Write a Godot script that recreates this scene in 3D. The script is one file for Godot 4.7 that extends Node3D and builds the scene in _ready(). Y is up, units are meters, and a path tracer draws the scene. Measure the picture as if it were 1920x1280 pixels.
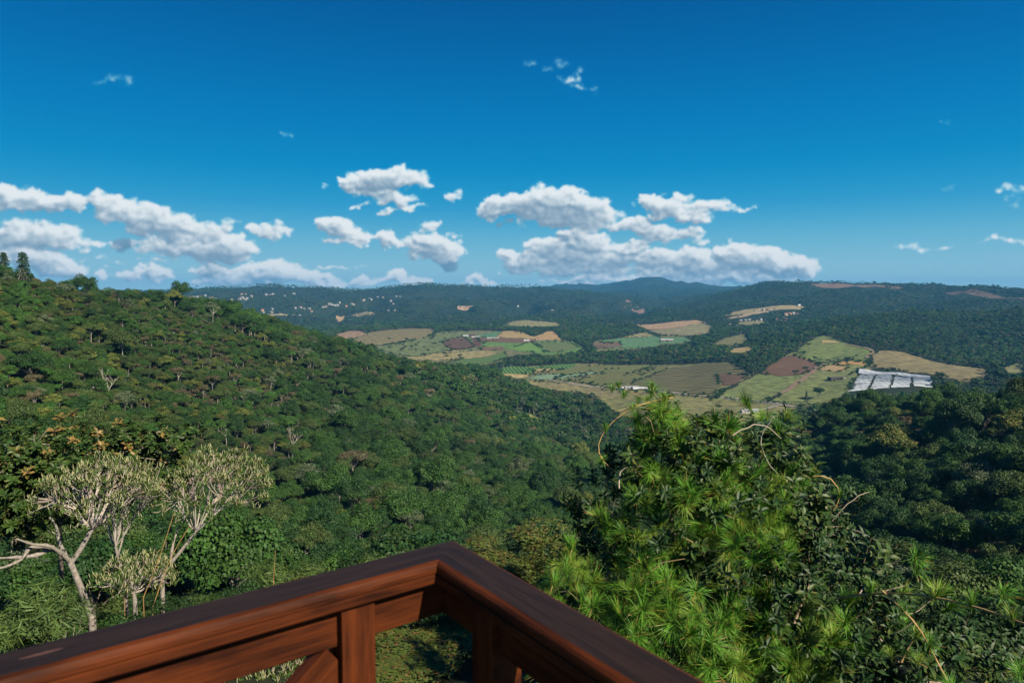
extends Node3D
# A wooded valley seen over the corner of a wooden balcony railing.
# The camera stands at the origin and looks along -z, 4 degrees downwards; 1300 is its focal length in pixels of a 1920 wide picture.
const F := 1300.0
const HORIZON := 548.0
var cam_basis: Basis
var names := {}

class Acc:
	var v := PackedVector3Array()
	var n := PackedVector3Array()
	var c := PackedColorArray()
	var u := PackedVector2Array()
	var i := PackedInt32Array()
	func put(m: ArrayMesh, mat: Material) -> ArrayMesh:
		if i.is_empty():
			return m
		var a := []
		a.resize(Mesh.ARRAY_MAX)
		a[Mesh.ARRAY_VERTEX] = v
		a[Mesh.ARRAY_INDEX] = i
		if n.size() == v.size(): a[Mesh.ARRAY_NORMAL] = n
		if c.size() == v.size(): a[Mesh.ARRAY_COLOR] = c
		if u.size() == v.size(): a[Mesh.ARRAY_TEX_UV] = u
		m.add_surface_from_arrays(Mesh.PRIMITIVE_TRIANGLES, a)
		m.surface_set_material(m.get_surface_count() - 1, mat)
		return m
	func mesh(mat: Material) -> ArrayMesh:
		return put(ArrayMesh.new(), mat)
	func leaf(p: Vector3, along: Vector3, side: Vector3, col: Color) -> void:
		# a pointed blade of two faces
		var k := v.size()
		v.append(p); v.append(p + along * 0.5 + side); v.append(p + along); v.append(p + along * 0.5 - side)
		c.append(col); c.append(col); c.append(col); c.append(col)
		i.append(k); i.append(k + 1); i.append(k + 2); i.append(k); i.append(k + 2); i.append(k + 3)
	func broad_leaf(p: Vector3, along: Vector3, side: Vector3, up: Vector3, col: Color, tip: Color) -> void:
		# an oval leaf folded along its midrib
		var k := v.size()
		var lift := up * side.length() * 0.5
		var droop := -up * along.length() * 0.18
		v.append(p)
		v.append(p + along * 0.32 + side * 0.8 + lift); v.append(p + along * 0.34); v.append(p + along * 0.32 - side * 0.8 + lift)
		v.append(p + along * 0.68 + side + lift + droop * 0.4); v.append(p + along * 0.7 + droop * 0.4); v.append(p + along * 0.68 - side + lift + droop * 0.4)
		v.append(p + along + droop)
		for q in 4: c.append(col)
		for q in 3: c.append(col.lerp(tip, 0.5))
		c.append(tip)
		for t in [[0, 1, 2], [0, 2, 3], [1, 4, 5], [1, 5, 2], [2, 5, 6], [2, 6, 3], [4, 7, 5], [5, 7, 6]]:
			for q in t: i.append(k + q)
	func tube(pts: Array, radii: Array, sides: int, col: Color) -> void:
		var start := v.size()
		var m := pts.size()
		for a in m:
			var d: Vector3 = (pts[mini(a + 1, m - 1)] - pts[maxi(a - 1, 0)]).normalized()
			var x := d.cross(Vector3(0.31, 0.2, 0.93)).normalized()
			var y := d.cross(x)
			for s in sides:
				var t := TAU * s / sides
				var o := x * cos(t) + y * sin(t)
				v.append(pts[a] + o * radii[a]); n.append(o); c.append(col); u.append(Vector2(float(s) / sides, a))
		for a in m - 1:
			for s in sides:
				var p0 := start + a * sides + s
				var p1 := start + a * sides + (s + 1) % sides
				for q in [p0, p0 + sides, p1, p1, p0 + sides, p1 + sides]: i.append(q)

# ---------------------------------------------------------------- naming and placing
func numbered(called: String) -> String:
	names[called] = names.get(called, -1) + 1
	return called if names[called] == 0 else "%s_%03d" % [called, names[called]]
func tag(o: Node, label: String, category: String, group := "") -> void:
	o.set_meta("label", label)
	o.set_meta("category", category)
	if group: o.set_meta("group", group)
func thing(called: String, label: String, category: String, pos := Vector3.ZERO, group := "") -> Node3D:
	var o := Node3D.new()
	o.name = numbered(called)
	add_child(o)
	o.position = pos
	tag(o, label, category, group)
	return o
func part(called: String, m: Mesh, parent: Node, t := Transform3D()) -> MeshInstance3D:
	var o := MeshInstance3D.new()
	o.name = called
	o.mesh = m
	o.transform = t
	parent.add_child(o, true)
	return o
func single(called: String, m: Mesh, label: String, category: String, group := "") -> MeshInstance3D:
	var o := part(numbered(called), m, self)
	tag(o, label, category, group)
	return o
func setting(called: String, m: Mesh) -> MeshInstance3D:
	var o := part(numbered(called), m, self)
	o.set_meta("kind", "structure")
	return o
func ray(px: float, py: float) -> Vector3:
	return cam_basis * Vector3((px - 960.0) / F, (640.0 - py) / F, -1.0)
func at(px: float, py: float, r: float) -> Vector3:
	var d := ray(px, py)
	return d * (r / Vector2(d.x, d.z).length())
func project(p: Vector3) -> Vector2:
	var q := cam_basis.transposed() * p
	return Vector2(960.0 - F * q.x / q.z, 640.0 + F * q.y / q.z)
func mat(col: Color, rough := 0.9, vertex := false) -> StandardMaterial3D:
	var m := StandardMaterial3D.new()
	m.albedo_color = col.linear_to_srgb()
	m.roughness = rough
	m.vertex_color_use_as_albedo = vertex
	m.metallic_specular = 0.35
	return m
func leafy(rough := 0.55, through := 0.35) -> StandardMaterial3D:
	var m := mat(Color.WHITE, rough, true)
	m.backlight = Color(through * 0.85, through, through * 0.3)
	m.cull_mode = BaseMaterial3D.CULL_DISABLED
	return m
func vary(rng: RandomNumberGenerator, col: Color, a: float) -> Color:
	var k := 1.0 + rng.randf_range(-a, a)
	return Color(col.r * k * (1.0 + rng.randf_range(-a, a) * 0.4), col.g * k, col.b * k * (1.0 + rng.randf_range(-a, a) * 0.4))
func on_ball(rng: RandomNumberGenerator) -> Vector3:
	var y := rng.randf_range(-1, 1)
	var t := rng.randf() * TAU
	var s := sqrt(1.0 - y * y)
	return Vector3(s * cos(t), y, s * sin(t))

# ---------------------------------------------------------------- terrain
# [picture x, picture y, distance, height of the trees there]: what the photograph shows at that spot, and how far off it stands
const RELIEF := [
	# skyline of the wooded hill on the left
	[-250, 450, 340, 8], [0, 502, 380, 9], [100, 524, 400, 9], [200, 547, 430, 9], [340, 562, 480, 11], [450, 584, 540, 11], [560, 617, 620, 11], [640, 642, 700, 11], [760, 677, 820, 11], [900, 698, 930, 11], [1000, 724, 980, 11], [1100, 754, 960, 11], [1180, 778, 900, 11],
	# its slope
	[-250, 600, 230, 5], [-250, 800, 120, 5], [0, 600, 260, 5], [0, 750, 170, 5], [0, 900, 105, 5], [200, 650, 300, 5], [200, 800, 190, 6], [200, 950, 110, 6], [400, 650, 390, 6], [400, 800, 230, 12], [400, 950, 140, 12], [400, 1070, 95, 7],
	[600, 720, 430, 12], [600, 850, 250, 12], [600, 1000, 130, 12], [800, 760, 560, 12], [800, 850, 330, 12], [800, 950, 190, 12], [800, 1050, 110, 12], [1000, 785, 760, 12], [1000, 850, 480, 12], [1000, 950, 230, 12], [1000, 1080, 110, 12], [1150, 850, 520, 12], [1150, 1000, 200, 12],
	# the spur on the right
	[1300, 850, 480, 12], [1300, 950, 260, 12], [1300, 1080, 130, 12], [1420, 800, 520, 18], [1500, 768, 500, 18], [1500, 850, 380, 14], [1500, 950, 230, 12], [1500, 1080, 130, 12], [1600, 742, 470, 18], [1700, 726, 450, 18], [1700, 800, 300, 14], [1700, 900, 200, 12], [1700, 1000, 130, 12], [1820, 718, 430, 18], [1920, 708, 400, 18], [1900, 800, 260, 12], [1900, 900, 170, 12], [1900, 1000, 110, 12], [2150, 690, 380, 12], [2150, 850, 200, 12],
	# valley floor and its fields
	[1300, 792, 830, 0], [1400, 772, 905, 0], [1480, 762, 950, 0], [1200, 765, 930, 0], [1350, 745, 1020, 0], [1180, 730, 1110, 0], [1000, 715, 1200, 0], [1000, 692, 1350, 0], [1280, 712, 1230, 0], [1330, 683, 1420, 0], [1640, 722, 1080, 0], [1600, 698, 1240, 0], [1740, 712, 1110, 0], [1560, 672, 1430, 0], [1545, 631, 1720, 0], [1620, 652, 1560, 0], [1480, 690, 1300, 0], [1760, 690, 1320, 0], [1660, 660, 1500, 0], [1850, 703, 1180, 0],
	[1100, 668, 1520, 9], [1250, 656, 1650, 9], [1400, 640, 1750, 9], [1370, 657, 1560, 0], [900, 680, 1480, 0], [800, 662, 1650, 0], [850, 640, 1900, 0], [720, 622, 2150, 0], [650, 624, 2150, 0], [800, 619, 2250, 0], [960, 621, 2200, 0], [1030, 621, 2200, 0], [1000, 645, 1850, 0], [1080, 650, 1800, 0], [1200, 640, 1950, 0], [1210, 627, 2200, 0], [1000, 602, 2750, 0], [1250, 610, 2500, 0], [1300, 620, 2250, 0],
	# wooded rise and plateau on the right
	[1920, 690, 1400, 10], [1800, 640, 1800, 10], [1920, 576, 2300, 10], [1700, 582, 2300, 10], [1560, 600, 2250, 10], [1450, 615, 2200, 10], [2200, 580, 2200, 10], [1440, 530, 4700, 8], [1600, 531, 4400, 8], [1760, 535, 4200, 8], [1920, 543, 4000, 8], [2200, 550, 3900, 8], [1380, 548, 5300, 8], [1700, 562, 3300, 8], [1550, 570, 3300, 0], [1480, 580, 3000, 0], [1400, 600, 2650, 0], [1900, 565, 3000, 8],
	# far range
	[200, 556, 4500, 6], [340, 552, 4600, 6], [430, 547, 4700, 6], [550, 541, 4900, 6], [700, 548, 5000, 6], [780, 538, 5600, 6], [900, 542, 5400, 6], [1000, 541, 5600, 6], [1090, 552, 5700, 6], [1160, 556, 5700, 6], [1240, 556, 5700, 6], [1320, 553, 5700, 6], [1020, 543, 8800, 0], [1055, 536, 8800, 0], [1075, 541, 8800, 0], [1092, 538, 8800, 0], [1115, 543, 8800, 0], [1165, 536, 8800, 0], [1215, 522, 8800, 0], [1265, 534, 8800, 0], [1305, 535, 8800, 0], [1345, 543, 8800, 0], [1400, 543, 8600, 0], [600, 548, 9000, 0], [200, 556, 9000, 0], [1800, 556, 9000, 0],
	[400, 590, 3300, 6], [600, 608, 2900, 6], [640, 588, 3500, 6], [800, 598, 3100, 6], [900, 588, 3400, 6], [1000, 572, 4000, 6], [1150, 568, 4400, 6], [1150, 592, 3200, 8], [1280, 568, 4400, 6], [200, 590, 3300, 6]]
# [bearing in degrees, distance, height]: ground that the photograph hides behind the hills, and the slope under the balcony
const HIDDEN := [
	[-38, 700, -40], [-30, 750, -45], [-22, 900, -75], [-38, 1200, -110], [-28, 1300, -120], [-16, 1250, -125], [-38, 2000, -140], [-26, 2100, -138], [28, 680, -120], [34, 640, -110], [22, 750, -150], [34, 900, -150], [29, 2800, -85], [36, 2800, -75], [-30, 6500, -90], [-12, 7000, -90], [4, 7200, -90], [24, 6500, -60], [36, 6000, -60], [-30, 13000, -150], [0, 13000, -150], [30, 13000, -150], [-50, 200, -10], [-50, 1000, -30], [-50, 4000, -60], [50, 200, -40], [50, 1000, -80], [50, 4000, -20]]
const ROWS := 205
const COLUMNS := 121
var lut := PackedFloat32Array()
var swell := FastNoiseLite.new()
var folds := FastNoiseLite.new()
func solve_relief() -> void:
	var p := []
	for c in RELIEF:
		var w := at(c[0], c[1], c[2])
		p.append([atan2(w.x, -w.z) * 3.0, log(c[2]), w.y - c[3]])
	for c in HIDDEN:
		p.append([deg_to_rad(c[0]) * 3.0, log(c[1]), c[2]])
	for b in [-55, -35, -18, 0, 18, 35, 55]:
		for g in [[4.0, -3.6], [8.0, -4.7], [13.0, -6.3], [20.0, -10.0], [32.0, -17.0], [52.0, -27.0]]:
			p.append([deg_to_rad(b) * 3.0, log(g[0]), g[1]])
	var n := p.size()
	var m := n + 3
	var a := []
	for r in m:
		var row := PackedFloat64Array()
		row.resize(m + 1)
		a.append(row)
	for r in n:
		for c in n:
			var d2: float = (p[r][0] - p[c][0]) ** 2 + (p[r][1] - p[c][1]) ** 2
			a[r][c] = d2 * log(d2 + 1e-9) if r != c else 0.004
		a[r][n] = 1.0; a[r][n + 1] = p[r][0]; a[r][n + 2] = p[r][1]; a[r][m] = p[r][2]
		a[n][r] = 1.0; a[n + 1][r] = p[r][0]; a[n + 2][r] = p[r][1]
	for k in m:
		var best := k
		for r in range(k + 1, m):
			if absf(a[r][k]) > absf(a[best][k]): best = r
		var sw = a[k]; a[k] = a[best]; a[best] = sw
		var pivot: PackedFloat64Array = a[k]
		for r in range(k + 1, m):
			var row: PackedFloat64Array = a[r]
			var f := row[k] / pivot[k]
			if f != 0.0:
				for c in range(k, m + 1): row[c] -= f * pivot[c]
				a[r] = row
	var w := PackedFloat64Array()
	w.resize(m)
	for k in range(m - 1, -1, -1):
		var s: float = a[k][m]
		for c in range(k + 1, m): s -= a[k][c] * w[c]
		w[k] = s / a[k][k]
	var xs := PackedFloat64Array()
	var ys := PackedFloat64Array()
	for q in p:
		xs.append(q[0]); ys.append(q[1])
	lut.resize(ROWS * COLUMNS)
	for r in ROWS:
		var y := log(4.0) + r * 0.04
		for c in COLUMNS:
			var x := deg_to_rad(c - 60.0) * 3.0
			var h := w[n] + w[n + 1] * x + w[n + 2] * y
			for q in n:
				var dx := xs[q] - x
				var dy := ys[q] - y
				var d2 := dx * dx + dy * dy + 1e-9
				h += w[q] * d2 * log(d2)
			lut[r * COLUMNS + c] = h
func smooth_height(x: float, z: float) -> float:
	var r := sqrt(x * x + z * z)
	var fc := clampf(rad_to_deg(atan2(x, -z)) + 60.0, 0.0, COLUMNS - 1.001)
	var fr := clampf((log(maxf(r, 4.0)) - log(4.0)) / 0.04, 0.0, ROWS - 1.001)
	var c := int(fc)
	var q := int(fr)
	fc -= c
	fr -= q
	var k := q * COLUMNS + c
	return lerpf(lerpf(lut[k], lut[k + 1], fc), lerpf(lut[k + COLUMNS], lut[k + COLUMNS + 1], fc), fr)
func height(x: float, z: float) -> float:
	var r := sqrt(x * x + z * z)
	var h := smooth_height(x, z)
	h += swell.get_noise_2d(x, z) * (smoothstep(25.0, 200.0, r) * 3.0 + smoothstep(60.0, 20.0, r) * 0.5)
	if r > 2400.0:
		h += (0.15 - absf(folds.get_noise_2d(x, z))) * lerpf(240.0, 90.0, smoothstep(0.12, 0.3, atan2(x, -z))) * smoothstep(2400.0, 4000.0, r) * lerpf(1.0, 0.3, smoothstep(6500.0, 8000.0, r))
		if r > 6800.0:
			h += (0.26 - absf(folds.get_noise_2d(x * 1.7 + 4000.0, z * 1.7))) * 210.0 * smoothstep(6800.0, 8200.0, r)
	return h
func ground(p: Vector3) -> Vector3:
	return Vector3(p.x, height(p.x, p.z), p.z)
func hit(px: float, py: float, near := 60.0, far := 12000.0) -> Vector3:
	# where the line of sight through that spot of the photograph meets the ground
	var d := ray(px, py)
	d /= Vector2(d.x, d.z).length()
	var r := near
	var low := 1e9
	var best := near
	while r < far:
		var gap := d.y * r - height(d.x * r, d.z * r)
		if gap <= 0.0:
			var a := r / 1.012
			var b := r
			for k in 10:
				var mid := (a + b) / 2.0
				if d.y * mid - height(d.x * mid, d.z * mid) > 0.0: a = mid
				else: b = mid
			return ground(d * b)
		if gap / r < low:
			low = gap / r
			best = r
		r *= 1.012
	return ground(d * best)

class Grid:
	var x0: float
	var z0: float
	var s: float
	var nx: int
	var nz: int
	var from := -1e9
	var to := 1e9
	var h := PackedFloat32Array()
var grids: Array[Grid] = []
func grid(x0: float, z0: float, x1: float, z1: float, s: float) -> Grid:
	var g := Grid.new()
	g.x0 = x0; g.z0 = z0; g.s = s
	g.nx = int(round((x1 - x0) / s)) + 1
	g.nz = int(round((z1 - z0) / s)) + 1
	g.h.resize(g.nx * g.nz)
	for r in g.nz:
		for c in g.nx:
			g.h[r * g.nx + c] = height(x0 + c * s, z0 + r * s)
	return g
func slope_normal(g: Grid, c: int, r: int) -> Vector3:
	var a := g.h[r * g.nx + maxi(c - 1, 0)]
	var b := g.h[r * g.nx + mini(c + 1, g.nx - 1)]
	var d := g.h[maxi(r - 1, 0) * g.nx + c]
	var e := g.h[mini(r + 1, g.nz - 1) * g.nx + c]
	return Vector3(a - b, 2.0 * g.s, d - e).normalized()
func grid_mesh(g: Grid, m: Material, without := Rect2()) -> ArrayMesh:
	var acc := Acc.new()
	for r in g.nz:
		for c in g.nx:
			acc.v.append(Vector3(g.x0 + c * g.s, g.h[r * g.nx + c], g.z0 + r * g.s))
			acc.n.append(slope_normal(g, c, r))
			acc.u.append(Vector2(g.x0 + c * g.s, g.z0 + r * g.s))
	for r in g.nz - 1:
		for c in g.nx - 1:
			if without.has_area() and without.has_point(Vector2(g.x0 + (c + 0.5) * g.s, g.z0 + (r + 0.5) * g.s)):
				continue
			var k := r * g.nx + c
			for q in [k, k + 1, k + g.nx, k + 1, k + g.nx + 1, k + g.nx]: acc.i.append(q)
	return acc.mesh(m)
func drape(poly: PackedVector2Array, lift: float, m: Material, turn := 0.0) -> ArrayMesh:
	# a sheet that follows the ground inside an outline given in metres
	var acc := Acc.new()
	var lo := poly[0]
	var hi := poly[0]
	for q in poly:
		lo = lo.min(q)
		hi = hi.max(q)
	for g in grids:
		var c0 := maxi(0, int(floor((lo.x - g.x0) / g.s)))
		var c1 := mini(g.nx - 2, int(floor((hi.x - g.x0) / g.s)))
		var r0 := maxi(0, int(floor((lo.y - g.z0) / g.s)))
		var r1 := mini(g.nz - 2, int(floor((hi.y - g.z0) / g.s)))
		for r in range(r0, r1 + 1):
			if g.z0 + (r + 0.5) * g.s < g.from or g.z0 + (r + 0.5) * g.s > g.to: continue
			for c in range(c0, c1 + 1):
				for half in 2:
					var k := [[0, 0], [1, 0], [0, 1]] if half == 0 else [[1, 0], [1, 1], [0, 1]]
					var tri := PackedVector2Array()
					var hs := []
					var ns := []
					for q in k:
						tri.append(Vector2(g.x0 + (c + q[0]) * g.s, g.z0 + (r + q[1]) * g.s))
						hs.append(g.h[(r + q[1]) * g.nx + c + q[0]])
						ns.append(slope_normal(g, c + q[0], r + q[1]))
					for piece in Geometry2D.intersect_polygons(poly, tri):
						var e := Geometry2D.triangulate_polygon(piece)
						var at0 := acc.v.size()
						for q in piece:
							var den := (tri[1] - tri[0]).cross(tri[2] - tri[0])
							var w1 := (q - tri[0]).cross(tri[2] - tri[0]) / den
							var w2 := (tri[1] - tri[0]).cross(q - tri[0]) / den
							acc.v.append(Vector3(q.x, hs[0] + (hs[1] - hs[0]) * w1 + (hs[2] - hs[0]) * w2 + lift, q.y))
							acc.n.append((ns[0] * (1.0 - w1 - w2) + ns[1] * w1 + ns[2] * w2).normalized())
							acc.u.append(q.rotated(turn) * 0.01)
						for t in range(0, e.size(), 3):
							var f := [e[t], e[t + 1], e[t + 2]]
							if (piece[f[1]] - piece[f[0]]).cross(piece[f[2]] - piece[f[0]]) < 0.0: f = [e[t], e[t + 2], e[t + 1]]
							for q in f: acc.i.append(at0 + q)
	return acc.mesh(m)

# ---------------------------------------------------------------- sky
const AIR := [[0.0, 174, 208, 220], [2.0, 146, 197, 216], [4.5, 102, 179, 211], [7.0, 48, 155, 204], [10.0, 6, 138, 196], [14.0, 0, 121, 185], [18.0, 0, 105, 171], [22.0, 2, 90, 155], [30.0, 2, 78, 140], [50.0, 3, 66, 122], [90.0, 4, 56, 108]]
# clouds as lobes [x, y, half width, half height, thickness, greyness], in pixels of the photograph
const CLOUDS := [
	[60, 380, 88, 22, 1.0, 0.15], [20, 366, 50, 20, 1.0, 0.0], [112, 380, 44, 18, 1.0, 0.1], [50, 392, 60, 10, 0.9, 0.45],
	[50, 436, 90, 24, 1.0, 0.2], [100, 448, 60, 20, 0.9, 0.25], [160, 463, 50, 9, 0.6, 0.4], [236, 459, 30, 13, 0.9, 0.95], [30, 455, 70, 10, 0.8, 0.5],
	[190, 378, 40, 18, 1.0, 0.1], [240, 400, 56, 24, 1.0, 0.15], [300, 418, 60, 26, 1.0, 0.3], [350, 432, 60, 20, 0.9, 0.35], [400, 440, 36, 15, 0.7, 0.5], [425, 420, 22, 12, 0.6, 0.4], [300, 432, 50, 12, 0.8, 0.6], [330, 460, 70, 22, 0.9, 0.1], [400, 468, 70, 24, 1.1, 0.05], [440, 465, 40, 24, 1.1, 0.0], [400, 484, 60, 9, 0.8, 0.3],
	[512, 434, 36, 15, 0.8, 0.35], [480, 428, 20, 10, 0.5, 0.3],
	[40, 480, 60, 20, 1.1, 0.0], [90, 498, 60, 20, 1.1, 0.0], [135, 508, 28, 16, 1.0, 0.1], [190, 515, 16, 10, 0.7, 0.1], [240, 518, 28, 12, 0.9, 0.1], [288, 512, 28, 18, 1.0, 0.05], [310, 520, 20, 10, 0.7, 0.2],
	[385, 508, 24, 18, 1.1, 0.0], [430, 516, 40, 18, 1.0, 0.05], [500, 510, 50, 20, 1.1, 0.0], [540, 520, 60, 16, 1.0, 0.05], [600, 528, 50, 11, 1.0, 0.05], [440, 530, 90, 10, 0.9, 0.1], [680, 528, 26, 9, 0.9, 0.05], [745, 524, 44, 11, 1.1, 0.0], [785, 531, 30, 6, 0.9, 0.0], [898, 527, 20, 10, 1.1, 0.0], [915, 533, 20, 6, 0.9, 0.0], [550, 502, 170, 3, 0.35, 0.5], [300, 486, 240, 4, 0.25, 0.3],
	[742, 332, 50, 20, 1.0, 0.2], [700, 336, 46, 18, 1.0, 0.15], [780, 345, 26, 12, 0.8, 0.35], [655, 346, 24, 12, 0.9, 0.1], [700, 358, 44, 12, 0.9, 0.2], [740, 372, 40, 12, 0.9, 0.25], [770, 386, 30, 8, 0.6, 0.35], [735, 396, 24, 6, 0.5, 0.4], [728, 344, 60, 6, 0.7, 0.5], [855, 370, 14, 11, 0.6, 0.4], [676, 386, 14, 5, 0.5, 0.3], [800, 423, 26, 7, 0.6, 0.4], [850, 440, 14, 6, 0.4, 0.4], [602, 352, 6, 6, 0.4, 0.3],
	[612, 420, 28, 13, 1.1, 0.0], [640, 432, 36, 18, 1.1, 0.05], [672, 448, 30, 14, 1.0, 0.1], [636, 453, 30, 8, 0.8, 0.4], [722, 448, 22, 14, 1.0, 0.1], [740, 458, 20, 10, 0.8, 0.2], [800, 452, 44, 20, 1.1, 0.05], [830, 466, 44, 20, 1.1, 0.1], [790, 470, 30, 16, 0.9, 0.2], [820, 480, 40, 8, 0.8, 0.5], [836, 498, 20, 16, 0.8, 1.0],
	[930, 388, 36, 18, 0.9, 0.1], [975, 378, 44, 20, 1.0, 0.1], [1040, 374, 60, 24, 1.1, 0.1], [1100, 384, 50, 20, 1.0, 0.25], [1040, 396, 90, 22, 1.0, 0.35], [1060, 412, 70, 16, 0.9, 0.6], [1130, 404, 40, 16, 0.7, 0.4], [915, 405, 16, 10, 0.5, 0.4], [950, 418, 9, 10, 0.7, 1.0], [1110, 426, 50, 14, 0.7, 0.4],
	[1222, 382, 24, 18, 1.1, 0.0], [1252, 396, 36, 20, 1.1, 0.1], [1300, 408, 44, 16, 1.0, 0.1], [1275, 372, 18, 12, 0.7, 0.2], [1318, 384, 40, 14, 0.7, 0.3], [1360, 390, 36, 10, 0.6, 0.35], [1400, 393, 16, 6, 0.5, 0.3],
	[1190, 424, 44, 16, 0.9, 0.2], [1230, 438, 50, 14, 0.9, 0.3], [1295, 440, 26, 13, 0.7, 0.3], [1210, 452, 50, 6, 0.7, 0.7], [1320, 455, 14, 10, 0.5, 0.5],
	[1080, 446, 26, 20, 1.2, 0.0], [1110, 458, 44, 16, 1.1, 0.0], [1030, 464, 44, 16, 1.0, 0.05], [1180, 464, 32, 14, 1.1, 0.0], [1060, 484, 80, 20, 1.0, 0.55], [1150, 486, 70, 18, 1.0, 0.45], [950, 480, 24, 12, 1.1, 0.0], [975, 490, 40, 12, 0.9, 0.1], [1010, 505, 70, 12, 0.8, 0.4], [1100, 506, 80, 12, 0.9, 0.5], [1240, 490, 60, 20, 1.0, 0.3], [1290, 484, 44, 22, 1.1, 0.1], [1365, 472, 30, 16, 1.1, 0.0], [1400, 484, 50, 24, 1.2, 0.0], [1440, 492, 50, 26, 1.2, 0.0], [1490, 500, 36, 20, 1.2, 0.0], [1515, 512, 20, 14, 1.1, 0.0], [1340, 500, 70, 20, 1.1, 0.2], [1250, 512, 60, 14, 1.1, 0.05], [1190, 524, 90, 12, 1.1, 0.1], [1290, 528, 110, 14, 1.1, 0.15], [1400, 524, 100, 16, 1.1, 0.2], [1080, 526, 60, 8, 0.7, 0.2],
	[1725, 466, 70, 8, 0.4, 0.1], [1895, 352, 30, 10, 0.35, 0.1], [1905, 372, 26, 14, 0.3, 0.1], [1890, 450, 52, 7, 0.5, 0.1], [1780, 232, 10, 8, 0.32, 0.1], [1075, 146, 22, 18, 0.3, 0.1], [1100, 168, 30, 8, 0.28, 0.1], [1030, 122, 60, 12, 0.18, 0.1], [225, 150, 44, 9, 0.22, 0.1], [530, 254, 10, 9, 0.3, 0.1], [1785, 350, 30, 8, 0.15, 0.1],
	[-90, 400, 80, 26, 1.0, 0.2], [-200, 470, 90, 26, 1.0, 0.1], [2050, 470, 90, 20, 0.7, 0.2], [2080, 505, 80, 18, 1.0, 0.1]]
func air(el: float) -> Color:
	for k in range(1, AIR.size()):
		if el <= AIR[k][0]:
			var t: float = (el - AIR[k - 1][0]) / (AIR[k][0] - AIR[k - 1][0])
			return Color8(AIR[k - 1][1], AIR[k - 1][2], AIR[k - 1][3]).lerp(Color8(AIR[k][1], AIR[k][2], AIR[k][3]), t)
	return Color8(4, 62, 112)
func panorama() -> ImageTexture:
	var wide := 4096
	var tall := 2048
	var im := Image.create(wide, tall, false, Image.FORMAT_RGB8)
	for y in tall:
		im.fill_rect(Rect2i(0, y, wide, 1), air(maxf(0.0, 90.0 - (y + 0.5) * 180.0 / tall)))
	var billow := FastNoiseLite.new()
	billow.seed = 5
	billow.frequency = 0.017
	billow.fractal_octaves = 5
	billow.fractal_gain = 0.55
	var fluff := FastNoiseLite.new()
	fluff.seed = 11
	fluff.frequency = 0.028
	fluff.fractal_octaves = 5
	fluff.fractal_gain = 0.6
	var puff := FastNoiseLite.new()
	puff.seed = 19
	puff.frequency = 0.03
	puff.fractal_type = FastNoiseLite.FRACTAL_RIDGED
	puff.fractal_octaves = 3
	var bins := []
	for k in 48: bins.append([])
	for c in CLOUDS:
		for k in range(clampi(int((c[0] - c[2] * 1.7 + 480) / 64), 0, 47), clampi(int((c[0] + c[2] * 1.7 + 480) / 64), 0, 47) + 1):
			bins[k].append(c)
	# a quarter of the circle is worked out, 45 degrees to each side, and goes on mirrored round the rest
	var q := 1024
	var top := tall / 2 - 280
	var rows := 282
	var dens := PackedFloat32Array()
	var grey := PackedFloat32Array()
	dens.resize(q * rows)
	grey.resize(q * rows)
	for y in rows:
		var el := (0.5 - (top + y + 0.5) / tall) * PI
		for x in q:
			var az := (x + 0.5 - q / 2) * TAU / wide
			var d := cam_basis.transposed() * Vector3(sin(az) * cos(el), sin(el), -cos(az) * cos(el))
			var px := 960.0 - F * d.x / d.z
			var py := 640.0 + F * d.y / d.z
			var list: Array = bins[clampi(int((px + 480) / 64), 0, 47)]
			if list.is_empty(): continue
			var warp := billow.get_noise_2d(px, py * 1.3)
			var wx := px + warp * 26.0
			var wy := py + billow.get_noise_2d(px + 700.0, py * 1.3) * 16.0
			var den := 0.0
			var g := 0.0
			var wsum := 0.0
			for c in list:
				var dx: float = (wx - c[0]) / c[2]
				var dy: float = (wy - c[1]) / c[3]
				if dy > 0.0: dy *= 1.25
				var s := 1.0 - (dx * dx + dy * dy) * 0.62
				if s > 0.0:
					var t: float = s * c[4]
					den = maxf(den, t) + minf(den, t) * 0.35
					g += c[5] * t
					wsum += t
			if den > 0.0:
				den += (fluff.get_noise_2d(px, py * 1.25) * 0.5 * clampf(1.25 - den, 0.25, 1.0) + warp * 0.22) * minf(1.0, den * 4.0)
				dens[y * q + x] = den
				grey[y * q + x] = g / wsum
	var tile := im.get_region(Rect2i(0, top, q, rows))
	for y in rows:
		for x in q:
			var k := y * q + x
			var den := dens[k]
			if den <= 0.1: continue
			var a := smoothstep(0.09, 0.6, den)
			var toward := 0.0
			for s in [[2, 2], [4, 5], [7, 9], [10, 14]]:
				var yy: int = y - s[1]
				var xx: int = mini(x + s[0], q - 1)
				if yy >= 0: toward += maxf(0.0, dens[yy * q + xx] - 0.1)
			var lit := exp(-toward * 0.42) * 0.62 + 0.38 * clampf(0.5 + (den - dens[maxi(0, y - 3) * q + mini(x + 2, q - 1)]) * 1.6, 0.0, 1.0)
			lit = clampf((lit - 0.16 * (puff.get_noise_2d(x * 1.9, y * 2.3) + 0.2)) * (1.0 - 0.5 * grey[k]) + 0.2, 0.0, 1.0)
			var col := Color8(128, 154, 176).lerp(Color8(243, 245, 245), smoothstep(0.15, 0.85, lit))
			if grey[k] > 0.9: col = Color8(84, 128, 158).lerp(col, 0.35)
			tile.set_pixel(x, y, tile.get_pixel(x, y).lerp(col, a * 0.96))
	var flipped: Image = tile.duplicate()
	flipped.flip_x()
	# straight ahead (-z) is the picture's edge; the tile is centred there
	im.blit_rect(tile, Rect2i(q / 2, 0, q / 2, rows), Vector2i(0, top))
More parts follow.
